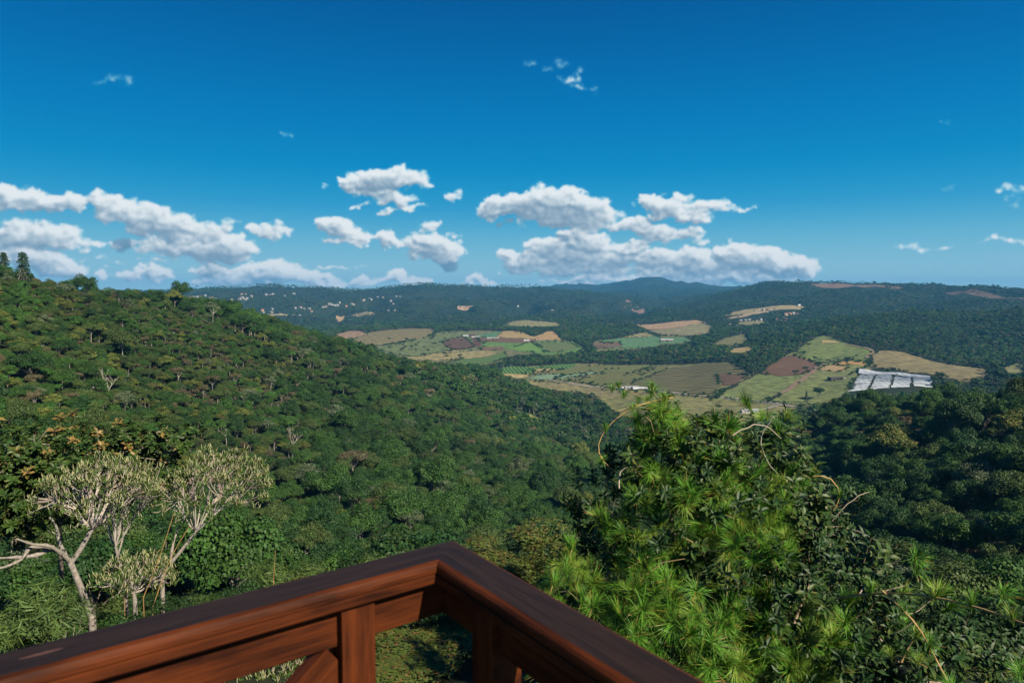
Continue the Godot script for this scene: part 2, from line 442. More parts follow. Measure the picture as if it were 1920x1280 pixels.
	im.blit_rect(flipped, Rect2i(0, 0, q, rows), Vector2i(q / 2, top))
	im.blit_rect(tile, Rect2i(0, 0, q, rows), Vector2i(q * 3 / 2, top))
	im.blit_rect(flipped, Rect2i(0, 0, q, rows), Vector2i(q * 5 / 2, top))
	im.blit_rect(tile, Rect2i(0, 0, q / 2, rows), Vector2i(q * 7 / 2, top))
	return ImageTexture.create_from_image(im)

# ---------------------------------------------------------------- textures
func mottle(size: int, low: float, high: float, freq: float, sd: int, octaves := 5) -> ImageTexture:
	var nz := FastNoiseLite.new()
	nz.seed = sd
	nz.frequency = freq
	nz.fractal_octaves = octaves
	var im := nz.get_seamless_image(size, size)
	im.convert(Image.FORMAT_RGB8)
	for y in size:
		for x in size:
			var k := lerpf(low, high, im.get_pixel(x, y).r)
			im.set_pixel(x, y, Color(k, k, k))
	return ImageTexture.create_from_image(im)
func crop_rows() -> ImageTexture:
	var im := Image.create(64, 64, false, Image.FORMAT_RGB8)
	var rng := RandomNumberGenerator.new()
	rng.seed = 3
	for x in 64:
		for y in 64:
			var k := 0.76 + 0.22 * sin(x * TAU / 16.0) + rng.randf_range(-0.1, 0.1)
			im.set_pixel(x, y, Color(k, k, k * 0.95))
	return ImageTexture.create_from_image(im)
func wood_grain(sd: int, low: Color, high: Color, knot: Vector2) -> ImageTexture:
	var im := Image.create(1024, 128, false, Image.FORMAT_RGB8)
	var a := FastNoiseLite.new()
	a.seed = sd
	a.frequency = 0.02
	a.fractal_octaves = 4
	for y in 128:
		for x in 1024:
			var p := Vector2(x, y)
			var bend := 0.0
			if knot.x >= 0.0:
				bend = exp(-((p - knot) / Vector2(46, 14)).length_squared()) * 10.0
			var k := a.get_noise_2d(x * 0.2, y * 4.0 + bend * 4.0) * 0.6 + a.get_noise_2d(x * 0.7 + 300.0, y * 16.0 + bend * 9.0) * 0.4 + a.get_noise_2d(x * 0.35, y * 1.0 + 90.0) * 0.45 + 0.5
			var col := low.lerp(high, clampf(k, 0.0, 1.0))
			if knot.x >= 0.0 and ((p - knot) / Vector2(17, 7)).length() < 1.0 + a.get_noise_2d(x * 3.0, y * 3.0) * 0.4:
				col = col.lerp(Color(0.12, 0.06, 0.045), 0.85)
			im.set_pixel(x, y, col.linear_to_srgb())
	return ImageTexture.create_from_image(im)

# ---------------------------------------------------------------- trees
var bark: StandardMaterial3D
var foliage: StandardMaterial3D
func make_tree(s: Dictionary) -> Array:
	# [trunk and limbs, crown]
	var rng := RandomNumberGenerator.new()
	rng.seed = s.seed
	var R: float = s.R
	var H: float = s.H
	var base: float = s.base
	var crown := Acc.new()
	var wood := Acc.new()
	var tall: bool = s.get("cone", false)
	var centres := []
	for k in s.clumps:
		var d := on_ball(rng)
		if not tall and d.y < -0.15: d.y = -d.y * 0.6
		var p := Vector3(d.x * R, d.y * H, d.z * R) * rng.randf_range(0.5, 0.86)
		if tall:
			var t: float = (k + 0.5) / s.clumps
			var a: float = k * 2.4 + rng.randf() * 0.8
			var w: float = R * (1.0 - t) * rng.randf_range(0.5, 0.95) + 0.1
			p = Vector3(cos(a) * w, (t * 2.0 - 1.0) * H, sin(a) * w)
		centres.append([p + Vector3(0, base, 0), R * rng.randf_range(0.26, 0.44) * (0.75 if tall else 1.0)])
	var each: int = s.leaves / s.clumps
	for c in centres:
		var tone := vary(rng, s.col, 0.22)
		for k in each:
			var d := on_ball(rng)
			if d.y < -0.3: d.y *= -0.7
			var p: Vector3 = c[0] + Vector3(d.x, d.y * s.get("flat", 0.7), d.z) * c[1] * rng.randf_range(0.72, 1.08)
			var face := (d + on_ball(rng) * 0.8 + Vector3(0, 0.3, 0)).normalized()
			var along := face.cross(on_ball(rng)).normalized()
			var l: float = s.leaf * rng.randf_range(0.65, 1.35)
			var col := vary(rng, tone, 0.25)
			if s.has("tips") and d.y > 0.25 and rng.randf() < s.tip_share: col = vary(rng, s.tips, 0.15)
			crown.leaf(p - along * l * 0.5, along * l, face.cross(along) * l * s.get("aspect", 0.34), col)
	var bc: Color = s.get("bark", Color(0.17, 0.155, 0.13))
	var lean := Vector3(rng.randf_range(-0.5, 0.5), 0, rng.randf_range(-0.5, 0.5)) * R * 0.3
	var fork := Vector3(lean.x, base - H * (0.55 if not tall else -0.6), lean.z)
	var thick: float = s.get("trunk", 0.16)
	wood.tube([Vector3(0, -1.0, 0), Vector3(lean.x * 0.3, fork.y * 0.45, lean.z * 0.2), fork], [thick * 1.3, thick, thick * 0.75], 6, bc)
	for k in mini(s.get("limbs", 7), centres.size()):
		var e: Vector3 = centres[k][0]
		var mid := fork.lerp(e, 0.5) + Vector3(rng.randf_range(-0.3, 0.3), -0.15 * H, rng.randf_range(-0.3, 0.3))
		wood.tube([fork - Vector3(0, rng.randf() * fork.y * 0.25, 0), mid, e + Vector3(0, c_top(centres[k][1]), 0)], [thick * 0.6, thick * 0.42, thick * 0.2], 4, vary(rng, bc, 0.15))
	return [wood, crown]
func c_top(r: float) -> float:
	return r * 0.25
func joined(t: Array) -> ArrayMesh:
	var m := ArrayMesh.new()
	t[1].put(m, foliage)
	t[0].put(m, bark)
	return m
var mask := PackedByteArray()
func cleared(p: Vector3) -> bool:
	var q := project(p)
	if q.y < 500.0 or q.y >= 820.0 or q.x < 0.0 or q.x >= 1920.0: return false
	return mask[int((q.y - 500.0) / 2.0) * 960 + int(q.x / 2.0)] == 1
func mask_at(p: Vector3) -> int:
	var q := project(p)
	if q.y < 500.0 or q.y >= 820.0 or q.x < 0.0 or q.x >= 1920.0: return 0
	return mask[int((q.y - 500.0) / 2.0) * 960 + int(q.x / 2.0)]
func scatter(parent: Node3D, called: String, m: Mesh, rows: PackedFloat32Array) -> void:
	if rows.is_empty(): return
	var mm := MultiMesh.new()
	mm.transform_format = MultiMesh.TRANSFORM_3D
	mm.use_colors = true
	mm.mesh = m
	mm.instance_count = rows.size() / 16
	mm.buffer = rows
	var o := MultiMeshInstance3D.new()
	o.name = called
	o.multimesh = mm
	o.set_meta("kind", "stuff")
	parent.add_child(o, true)
func row_of(p: Vector3, turn: float, sx: float, sy: float, tint: Color) -> PackedFloat32Array:
	var c := cos(turn) * sx
	var s := sin(turn) * sx
	return PackedFloat32Array([c, 0.0, s, p.x, 0.0, sy, 0.0, p.y, -s, 0.0, c, p.z, tint.r, tint.g, tint.b, 1.0])

# ---------------------------------------------------------------- fields and farms
# name, base colour, texture (0 grass, 1 rows, 2 soil), turn of the rows, nearest distance, layer, outline in pixels of the photograph
const FIELDS := [
	["meadow", [0.15, 0.15, 0.065], 0, 0.0, 1000, -1, [690, 652, 800, 634, 870, 619, 940, 621, 1004, 631, 1060, 638, 1080, 640, 1100, 656, 1050, 667, 1000, 664, 955, 668, 940, 678, 905, 685, 838, 684, 776, 678, 730, 664]],
	["meadow", [0.16, 0.155, 0.065], 0, 0.4, 880, -1, [932, 691, 1000, 686, 1078, 681, 1150, 684, 1250, 684, 1330, 679, 1370, 680, 1404, 698, 1410, 706, 1360, 726, 1345, 746, 1250, 740, 1180, 736, 1100, 727, 1030, 718, 975, 713, 938, 704]],
	["meadow", [0.17, 0.17, 0.065], 0, 0.8, 850, -1, [1335, 750, 1380, 722, 1426, 699, 1470, 668, 1490, 660, 1540, 676, 1630, 676, 1640, 690, 1612, 700, 1596, 734, 1572, 750, 1498, 764, 1440, 757]],
	["meadow", [0.17, 0.16, 0.07], 0, 0.2, 1200, -1, [1100, 642, 1165, 633, 1205, 624, 1240, 630, 1290, 630, 1306, 640, 1240, 648, 1200, 655, 1120, 658]],
	["pasture", [0.30, 0.20, 0.12], 0, 0.0, 1500, 1, [615, 632, 655, 621, 675, 620, 690, 626, 664, 636, 640, 638]],
	["pasture", [0.19, 0.16, 0.07], 0, 0.3, 1400, 0, [655, 640, 672, 630, 690, 624, 720, 620, 760, 616, 812, 617, 816, 626, 795, 634, 770, 640, 740, 647, 700, 650]],
	["pasture", [0.13, 0.16, 0.06], 0, 0.0, 1100, 1, [700, 651, 740, 645, 795, 634, 830, 622, 870, 620, 886, 628, 900, 640, 898, 652, 870, 660, 840, 663, 800, 668, 755, 668, 720, 660]],
	["ploughed_field", [0.125, 0.072, 0.045], 2, 0.0, 1100, 2, [828, 641, 868, 632, 880, 640, 890, 648, 878, 654, 850, 656, 835, 650]],
	["stubble_field", [0.27, 0.23, 0.10], 0, 0.0, 1000, 2, [755, 670, 850, 657, 915, 657, 929, 662, 915, 669, 870, 673, 800, 676, 778, 676]],
	["crop_field", [0.10, 0.17, 0.045], 1, 0.5, 1000, 2, [840, 681, 870, 673, 915, 669, 945, 661, 953, 667, 936, 677, 905, 683, 870, 684]],
	["ploughed_field", [0.156, 0.096, 0.056], 2, 0.0, 1300, 2, [898, 634, 932, 632, 1014, 637, 1000, 642, 930, 641, 898, 641]],
	["stubble_field", [0.40, 0.29, 0.13], 1, 0.9, 1500, 1, [932, 632, 945, 621, 965, 620, 985, 625, 1000, 632, 1014, 637, 975, 634]],
	["stubble_field", [0.42, 0.28, 0.14], 1, 0.4, 1500, 1, [1003, 631, 1020, 624, 1035, 620, 1045, 627, 1056, 638, 1012, 638]],
	["crop_field", [0.09, 0.19, 0.09], 0, 0.0, 1500, 1, [892, 631, 915, 624, 936, 622, 930, 632]],
	["crop_field", [0.11, 0.20, 0.05], 0, 0.0, 1200, 1, [900, 642, 960, 641, 1010, 640, 1075, 641, 1096, 655, 1080, 661, 1040, 665, 1000, 662, 960, 656, 905, 650]],
	["crop_field", [0.15, 0.27, 0.06], 1, 0.2, 1200, 2, [955, 655, 985, 644, 1000, 643, 1020, 661, 1000, 661, 975, 657]],
	["crop_field", [0.13, 0.17, 0.06], 1, 0.8, 1200, 2, [1005, 643, 1070, 643, 1085, 652, 1050, 660, 1030, 661]],
	["ploughed_field", [0.187, 0.120, 0.068], 2, 0.0, 1100, 3, [900, 651, 940, 650, 946, 655, 915, 657, 903, 657]],
	["crop_field", [0.10, 0.20, 0.085], 0, 0.0, 1200, 1, [1112, 641, 1160, 634, 1205, 625, 1225, 627, 1240, 634, 1285, 632, 1302, 640, 1240, 646, 1200, 653, 1165, 653, 1120, 655, 1108, 648]],
	["ploughed_field", [0.172, 0.112, 0.068], 2, 0.0, 1200, 2, [1112, 642, 1160, 640, 1168, 650, 1122, 655, 1108, 649]],
	["pasture", [0.26, 0.23, 0.09], 0, 0.0, 1500, 2, [1165, 634, 1190, 627, 1212, 624, 1226, 628, 1215, 632]],
	["pasture", [0.24, 0.22, 0.09], 0, 0.0, 2200, 0, [938, 610, 965, 602, 985, 600, 1010, 602, 1056, 606, 1046, 611, 1000, 613]],
	["stubble_field", [0.38, 0.25, 0.14], 0, 0.0, 1900, 1, [1190, 608, 1240, 606, 1310, 600, 1317, 605, 1262, 615, 1215, 618]],
	["pasture", [0.23, 0.21, 0.10], 0, 0.0, 1700, 0, [1215, 619, 1262, 615, 1312, 606, 1336, 611, 1330, 624, 1290, 632, 1240, 628]],
	["crop_field", [0.085, 0.18, 0.05], 1, 0.1, 1000, 1, [936, 691, 960, 687, 1000, 688, 1040, 684, 1076, 682, 1082, 686, 1050, 694, 1000, 700, 965, 701, 940, 700]],
	["stubble_field", [0.36, 0.29, 0.13], 0, 0.0, 1000, 2, [941, 701, 984, 702, 994, 705, 980, 709, 950, 708]],
	["stubble_field", [0.33, 0.26, 0.12], 0, 0.0, 1000, 2, [996, 694, 1020, 691, 1046, 694, 1030, 698, 1004, 699]],
	["vegetable_field", [0.19, 0.28, 0.19], 1, 0.6, 1000, 2, [1006, 704, 1055, 702, 1058, 705, 1036, 712, 1012, 712, 986, 710]],
	["vegetable_field", [0.20, 0.29, 0.20], 1, 1.0, 1000, 3, [1060, 704, 1112, 698, 1128, 699, 1088, 706, 1055, 712, 1042, 712]],
	["crop_field", [0.15, 0.165, 0.06], 1, 0.4, 1000, 0, [1040, 700, 1062, 690, 1120, 686, 1216, 683, 1226, 690, 1130, 701]],
	["crop_field", [0.15, 0.155, 0.055], 1, 0.9, 1000, 1, [1072, 715, 1130, 702, 1216, 691, 1240, 686, 1254, 690, 1220, 706, 1170, 720, 1120, 723]],
	["row_crop_field", [0.125, 0.115, 0.05], 3, 1.42, 900, 2, [1170, 727, 1215, 707, 1260, 690, 1330, 680, 1365, 682, 1396, 694, 1402, 700, 1368, 703, 1345, 708, 1352, 722, 1338, 738, 1290, 739, 1220, 733]],
	["ploughed_field", [0.133, 0.080, 0.045], 2, 0.0, 900, 3, [1343, 704, 1365, 701, 1402, 706, 1378, 722, 1358, 723]],
	["pasture", [0.19, 0.185, 0.07], 0, 0.0, 700, 0, [1120, 745, 1250, 738, 1340, 744, 1440, 756, 1496, 764, 1470, 778, 1400, 796, 1300, 802, 1200, 796, 1150, 770]],
	["pasture", [0.20, 0.18, 0.08], 0, 0.0, 850, 1, [980, 712, 1070, 716, 1110, 723, 1200, 733, 1262, 740, 1170, 748, 1080, 737, 1000, 723]],
	["pasture", [0.15, 0.19, 0.055], 0, 0.2, 1000, 0, [1488, 663, 1510, 645, 1530, 633, 1545, 628, 1565, 633, 1580, 642, 1600, 647, 1625, 650, 1638, 657, 1631, 668, 1626, 681, 1585, 680, 1535, 678, 1505, 673]],
	["bare_ground", [0.45, 0.33, 0.15], 2, 0.0, 1300, 2, [1541, 638, 1556, 638, 1576, 643, 1543, 643]],
	["pasture", [0.21, 0.175, 0.08], 0, 0.0, 950, 1, [1632, 688, 1640, 668, 1647, 659, 1662, 657, 1700, 662, 1740, 675, 1790, 685, 1851, 693, 1853, 712, 1800, 716, 1760, 706, 1700, 698, 1660, 693]],
	["ploughed_field", [0.156, 0.088, 0.056], 1, 0.7, 900, 2, [1426, 701, 1450, 681, 1470, 670, 1490, 667, 1532, 682, 1535, 686, 1510, 701, 1480, 706]],
	["pasture", [0.16, 0.195, 0.06], 0, 0.0, 850, 1, [1338, 749, 1380, 725, 1425, 702, 1480, 706, 1508, 703, 1496, 714, 1434, 753]],
	["pasture", [0.16, 0.19, 0.06], 0, 0.0, 850, 1, [1440, 755, 1508, 716, 1540, 711, 1578, 713, 1596, 705, 1612, 694, 1592, 730, 1572, 746, 1500, 760]],
	["pasture", [0.17, 0.19, 0.065], 0, 0.0, 950, 0, [1512, 711, 1535, 690, 1552, 680, 1560, 676, 1626, 678, 1626, 688, 1608, 696, 1590, 706, 1560, 711]],
	["bare_ground", [0.40, 0.28, 0.14], 2, 0.0, 950, 2, [1536, 694, 1550, 686, 1566, 685, 1592, 690, 1580, 697, 1552, 696]],
	["bare_ground", [0.48, 0.29, 0.11], 2, 0.0, 950, 2, [1560, 681, 1600, 677, 1625, 680, 1622, 687, 1596, 684, 1572, 685]],
	["stubble_field", [0.34, 0.26, 0.11], 0, 0.0, 1200, 1, [1355, 661, 1380, 653, 1410, 650, 1416, 655, 1392, 662]],
	["pasture", [0.17, 0.16, 0.06], 0, 0.0, 1400, 0, [1330, 645, 1370, 632, 1398, 625, 1404, 640, 1372, 650]],
	["pasture", [0.20, 0.20, 0.08], 0, 0.0, 1000, 0, [1868, 691, 1905, 682, 1924, 682, 1924, 699, 1890, 699]],
	["stubble_field", [0.30, 0.25, 0.13], 0, 0.0, 2500, 1, [464, 598, 482, 590, 530, 588, 538, 591, 510, 598, 480, 602]],
	["stubble_field", [0.32, 0.26, 0.15], 0, 0.0, 2300, 1, [495, 606, 520, 603, 536, 607, 520, 609]],
	["bare_ground", [0.42, 0.28, 0.15], 2, 0.0, 2500, 1, [630, 592, 646, 592, 644, 600, 634, 604]],
	["bare_ground", [0.42, 0.27, 0.15], 2, 0.0, 2500, 1, [465, 584, 474, 582, 477, 588, 466, 589]],
	["stubble_field", [0.36, 0.24, 0.15], 0, 0.0, 2500, 1, [857, 579, 872, 573, 889, 574, 878, 581]],
	["stubble_field", [0.26, 0.22, 0.13], 0, 0.0, 2500, 1, [655, 592, 700, 586, 706, 588, 668, 594]],
	["pasture", [0.30, 0.24, 0.12], 0, 0.0, 2200, 0, [1358, 592, 1395, 580, 1440, 575, 1480, 572, 1508, 574, 1500, 580, 1440, 582, 1400, 588]],
	["bare_ground", [0.42, 0.31, 0.19], 2, 0.0, 2200, 1, [1362, 597, 1400, 588, 1440, 582, 1442, 585, 1405, 592, 1370, 598]],
	["pasture", [0.22, 0.20, 0.09], 0, 0.0, 2200, 0, [1384, 605, 1420, 600, 1440, 602, 1425, 608, 1395, 610]],
	["rock_face", [0.28, 0.16, 0.12], 2, 0.0, 3000, 1, [1164, 566, 1178, 560, 1186, 564, 1184, 574, 1172, 577]],
	["rock_face", [0.29, 0.17, 0.13], 2, 0.0, 3000, 1, [1182, 579, 1196, 573, 1208, 578, 1210, 586, 1198, 587]],
	["bare_ground", [0.20, 0.13, 0.09], 2, 0.0, 3500, 1, [1520, 533, 1600, 533, 1690, 539, 1700, 543, 1600, 537, 1530, 537]],
	["bare_ground", [0.18, 0.12, 0.08], 2, 0.0, 3000, 1, [1770, 547, 1860, 550, 1920, 557, 1920, 561, 1840, 556, 1780, 552]],
	["grass_clearing", [0.17, 0.19, 0.06], 0, 0.0, 500, 1, [950, 766, 975, 772, 1000, 779, 1022, 790, 1050, 800, 1052, 806, 1034, 808, 1012, 800, 990, 795, 975, 783, 958, 775]],
	["grass_clearing", [0.30, 0.19, 0.06], 0, 0.0, 250, 1, [-30, 540, 20, 540, 44, 548, 30, 556, -30, 558]]]
const ROADS := [  # colour, width in metres, layer, nearest distance, line
	["dirt_road", [0.34, 0.24, 0.16], 9.0, 5, 850, [1436, 755, 1462, 739, 1490, 722, 1508, 710, 1522, 700, 1534, 688, 1545, 683]],
	["gravel_road", [0.44, 0.40, 0.34], 7.0, 5, 820, [1030, 713, 1080, 722, 1160, 728, 1250, 737, 1340, 744, 1436, 755, 1488, 764]],
	["gravel_road", [0.42, 0.38, 0.32], 6.0, 6, 820, [1424, 772, 1450, 764, 1470, 760]],
	["dirt_road", [0.15, 0.075, 0.05], 20.0, 4, 1100, [884, 628, 895, 640, 894, 648, 878, 653, 852, 657]],
	["dirt_road", [0.42, 0.36, 0.26], 9.0, 5, 1500, [1192, 632, 1208, 629, 1224, 628]],
	["dirt_road", [0.42, 0.36, 0.28], 9.0, 5, 1500, [1266, 624, 1274, 618, 1288, 616]],
	["dirt_road", [0.36, 0.28, 0.18], 7.0, 5, 1000, [1625, 672, 1637, 662, 1634, 656, 1610, 650, 1584, 645]]]
func outline(flat: Array, near: float) -> PackedVector2Array:
	var out := PackedVector2Array()
	for k in range(0, flat.size(), 2):
		var p := hit(flat[k], flat[k + 1], near)
		out.append(Vector2(p.x, p.z))
	return out
func clear_pixels(poly: PackedVector2Array, value := 1) -> void:
	var lo := poly[0]
	var hi := poly[0]
	for q in poly:
		lo = lo.min(q)
		hi = hi.max(q)
	for y in range(maxi(0, int((lo.y - 500) / 2)), mini(159, int((hi.y - 500) / 2)) + 1):
		for x in range(maxi(0, int(lo.x / 2)), mini(959, int(hi.x / 2)) + 1):
			if Geometry2D.is_point_in_polygon(Vector2(x * 2 + 1, y * 2 + 501), poly): mask[y * 960 + x] = value
func clear_box(px: float, py: float, w: float, h: float) -> void:
	clear_pixels(PackedVector2Array([Vector2(px - w, py - h), Vector2(px + w, py - h), Vector2(px + w, py + h), Vector2(px - w, py + h)]))
var hedge := PackedVector3Array()
func build_fields() -> void:
	var tex := [mottle(256, 0.62, 1.0, 0.02, 4), crop_rows(), mottle(256, 0.55, 1.0, 0.035, 9)]
	tex.append(tex[1])
	var scales := [1.1, 3.2, 2.3, 1.25]
	var edge := FastNoiseLite.new()
	edge.seed = 23
	edge.frequency = 0.03
	var rng := RandomNumberGenerator.new()
	rng.seed = 24
	for f in FIELDS:
		var m := mat(Color(f[1][0], f[1][1], f[1][2]) * 1.3)
		m.albedo_texture = tex[f[2]]
		m.uv1_scale = Vector3.ONE * scales[f[2]]
		var poly := outline(f[6], f[4])
		if Geometry2D.triangulate_polygon(poly).is_empty():
			poly = Geometry2D.convex_hull(poly)
		var ragged := PackedVector2Array()
		for k in poly.size():
			var a := poly[k]
			var b := poly[(k + 1) % poly.size()]
			var n := clampi(int(a.distance_to(b) / 14.0), 1, 30)
			for t in n:
				var q := a.lerp(b, float(t) / n)
				var side := (b - a).normalized().orthogonal()
				ragged.append(q + side * edge.get_noise_2d(q.x, q.y) * clampf(a.distance_to(b) * 0.12, 1.0, 9.0))
				if q.length() < 2300.0 and edge.get_noise_2d(q.x * 0.2 + 50.0, q.y * 0.2 + f[5] * 70.0) > 0.02:
					for j in 3:
						var w := q + side * rng.randf_range(-3, 3) + (b - a).normalized() * rng.randf_range(-7, 7)
						hedge.append(Vector3(w.x, height(w.x, w.y), w.y))
		if not Geometry2D.triangulate_polygon(ragged).is_empty(): poly = ragged
		var px := PackedVector2Array()
		for k in range(0, f[6].size(), 2): px.append(Vector2(f[6][k], f[6][k + 1]))
		clear_pixels(px, 2 if f[0] == "grass_clearing" and f[4] == 500 else 1)
		setting(f[0], drape(poly, 0.35 + 0.22 * f[5], m, f[3]))
	for r in ROADS:
		var m := mat(Color(r[1][0], r[1][1], r[1][2]))
		m.albedo_texture = tex[2]
		m.uv1_scale = Vector3.ONE * 4.0
		var line := outline(r[5], r[4])
		var left := PackedVector2Array()
		var right := PackedVector2Array()
		for k in line.size():
			var d: Vector2 = (line[mini(k + 1, line.size() - 1)] - line[maxi(k - 1, 0)]).normalized().orthogonal() * r[2] / 2.0
			left.append(line[k] + d)
			right.append(line[k] - d)
			clear_box(r[5][k * 2], r[5][k * 2 + 1], 9, 3)
		for k in range(0, line.size() - 1):
			for t in 12:
				var p: Vector2 = Vector2(r[5][k * 2], r[5][k * 2 + 1]).lerp(Vector2(r[5][k * 2 + 2], r[5][k * 2 + 3]), t / 12.0)
				clear_box(p.x, p.y, 4, 2)
		right.reverse()
		left.append_array(right)
		setting(r[0], drape(left, 0.25 + 0.22 * r[3], m))

func slab(w: float, h: float, d: float, y: float, m: Material) -> ArrayMesh:
	var b := BoxMesh.new()
	b.size = Vector3(w, h, d)
	var st := SurfaceTool.new()
	st.append_from(b, 0, Transform3D(Basis(), Vector3(0, y + h / 2.0, 0)))
	var out := st.commit()
	out.surface_set_material(0, m)
	return out
func gable(w: float, d: float, eaves: float, rise: float, m: Material) -> ArrayMesh:
	# walls with two gables
	var acc := Acc.new()
	var x := w / 2.0
	var z := d / 2.0
	var k := [Vector3(-x, -3, -z), Vector3(x, -3, -z), Vector3(x, -3, z), Vector3(-x, -3, z), Vector3(-x, eaves, -z), Vector3(x, eaves, -z), Vector3(x, eaves, z), Vector3(-x, eaves, z), Vector3(-x, eaves + rise, 0), Vector3(x, eaves + rise, 0)]
	for t in [[0, 1, 5], [0, 5, 4], [1, 2, 6], [1, 6, 5], [2, 3, 7], [2, 7, 6], [3, 0, 4], [3, 4, 7], [4, 8, 7], [5, 6, 9]]:
		for q in t:
			acc.i.append(acc.v.size())
			acc.v.append(k[q])
	return acc.mesh(m)
func pitched(w: float, d: float, eaves: float, rise: float, m: Material) -> ArrayMesh:
	# two roof slabs that overhang the walls
	var acc := Acc.new()
	var x := w / 2.0 + 0.5
	var z := d / 2.0 + 0.6
	var low := eaves - rise * 0.6 / (d / 2.0)
	for s in [-1.0, 1.0]:
		var k := [Vector3(-x, low, z * s), Vector3(x, low, z * s), Vector3(x, eaves + rise, 0), Vector3(-x, eaves + rise, 0)]
		for e in 4: k.append(k[e] + Vector3(0, 0.25, 0))
		for t in [[0, 1, 2], [0, 2, 3], [4, 6, 5], [4, 7, 6], [0, 5, 1], [0, 4, 5], [1, 6, 2], [1, 5, 6], [3, 4, 0], [3, 7, 4]]:
			for q in t:
				acc.i.append(acc.v.size())
				acc.v.append(k[q])
	return acc.mesh(m)
# houses: [picture x, picture y, width in metres, wall, roof]; walls 0 white 1 cream 2 ochre; roofs 0 red tile 1 grey 2 brown 3 white
const HOUSES := [[357, 558, 16, 0, 0], [363, 558, 14, 0, 1], [370, 557, 16, 0, 1], [376, 556, 14, 1, 0], [384, 555, 18, 0, 1], [393, 560, 16, 0, 1], [398, 559, 14, 0, 0], [403, 561, 14, 0, 1], [453, 552, 18, 1, 0], [460, 552, 14, 0, 0], [434, 563, 16, 1, 1], [449, 561, 20, 0, 0], [454, 559, 22, 0, 1], [459, 562, 16, 0, 0], [463, 560, 14, 0, 1], [471, 556, 16, 1, 1], [499, 553, 18, 0, 1], [506, 553, 14, 0, 0], [511, 552, 20, 0, 1], [533, 555, 18, 0, 1], [551, 551, 20, 0, 1], [568, 552, 16, 0, 0],
	[463, 581, 14, 0, 0], [492, 582, 18, 2, 0], [493, 586, 16, 0, 0], [510, 580, 14, 0, 1], [509, 586, 14, 1, 1], [553, 578, 16, 0, 1], [564, 577, 18, 0, 0], [570, 580, 14, 1, 1], [580, 579, 16, 0, 1], [552, 592, 16, 0, 0], [562, 592, 14, 0, 1], [584, 584, 16, 1, 0], [606, 576, 16, 0, 1], [611, 575, 14, 1, 0], [618, 571, 22, 0, 1], [622, 572, 18, 0, 1], [627, 573, 20, 0, 3], [633, 573, 18, 0, 1], [637, 568, 12, 0, 3], [649, 574, 14, 2, 0], [659, 570, 16, 0, 1], [663, 571, 14, 1, 0], [680, 564, 18, 1, 0], [683, 563, 14, 0, 1], [693, 560, 16, 0, 1], [696, 562, 14, 0, 1],
	[708, 558, 14, 0, 1], [718, 558, 14, 0, 0], [733, 565, 16, 0, 1], [737, 570, 14, 1, 1], [743, 557, 16, 0, 1], [750, 557, 14, 0, 1], [728, 583, 12, 0, 1], [740, 583, 12, 1, 1], [971, 575, 16, 0, 1], [1036, 583, 16, 0, 1],
	[1418, 583, 14, 1, 0], [1423, 582, 12, 0, 0], [1432, 582, 14, 0, 1], [1440, 582, 14, 1, 0], [1446, 582, 12, 0, 1], [1453, 581, 12, 0, 2], [1499, 574, 14, 0, 3], [1474, 591, 18, 1, 0], [1481, 590, 18, 2, 0], [1488, 589, 14, 0, 1], [1495, 590, 12, 1, 0], [1458, 600, 14, 1, 0], [1464, 601, 12, 0, 0], [1474, 601, 14, 2, 2], [1390, 602, 12, 0, 1], [1399, 602, 12, 1, 1], [1406, 601, 12, 0, 1], [1418, 603, 12, 1, 2], [1427, 601, 12, 0, 1], [1369, 608, 12, 1, 1], [1384, 610, 14, 0, 1], [1321, 606, 10, 0, 2], [1314, 627, 10, 1, 2]]
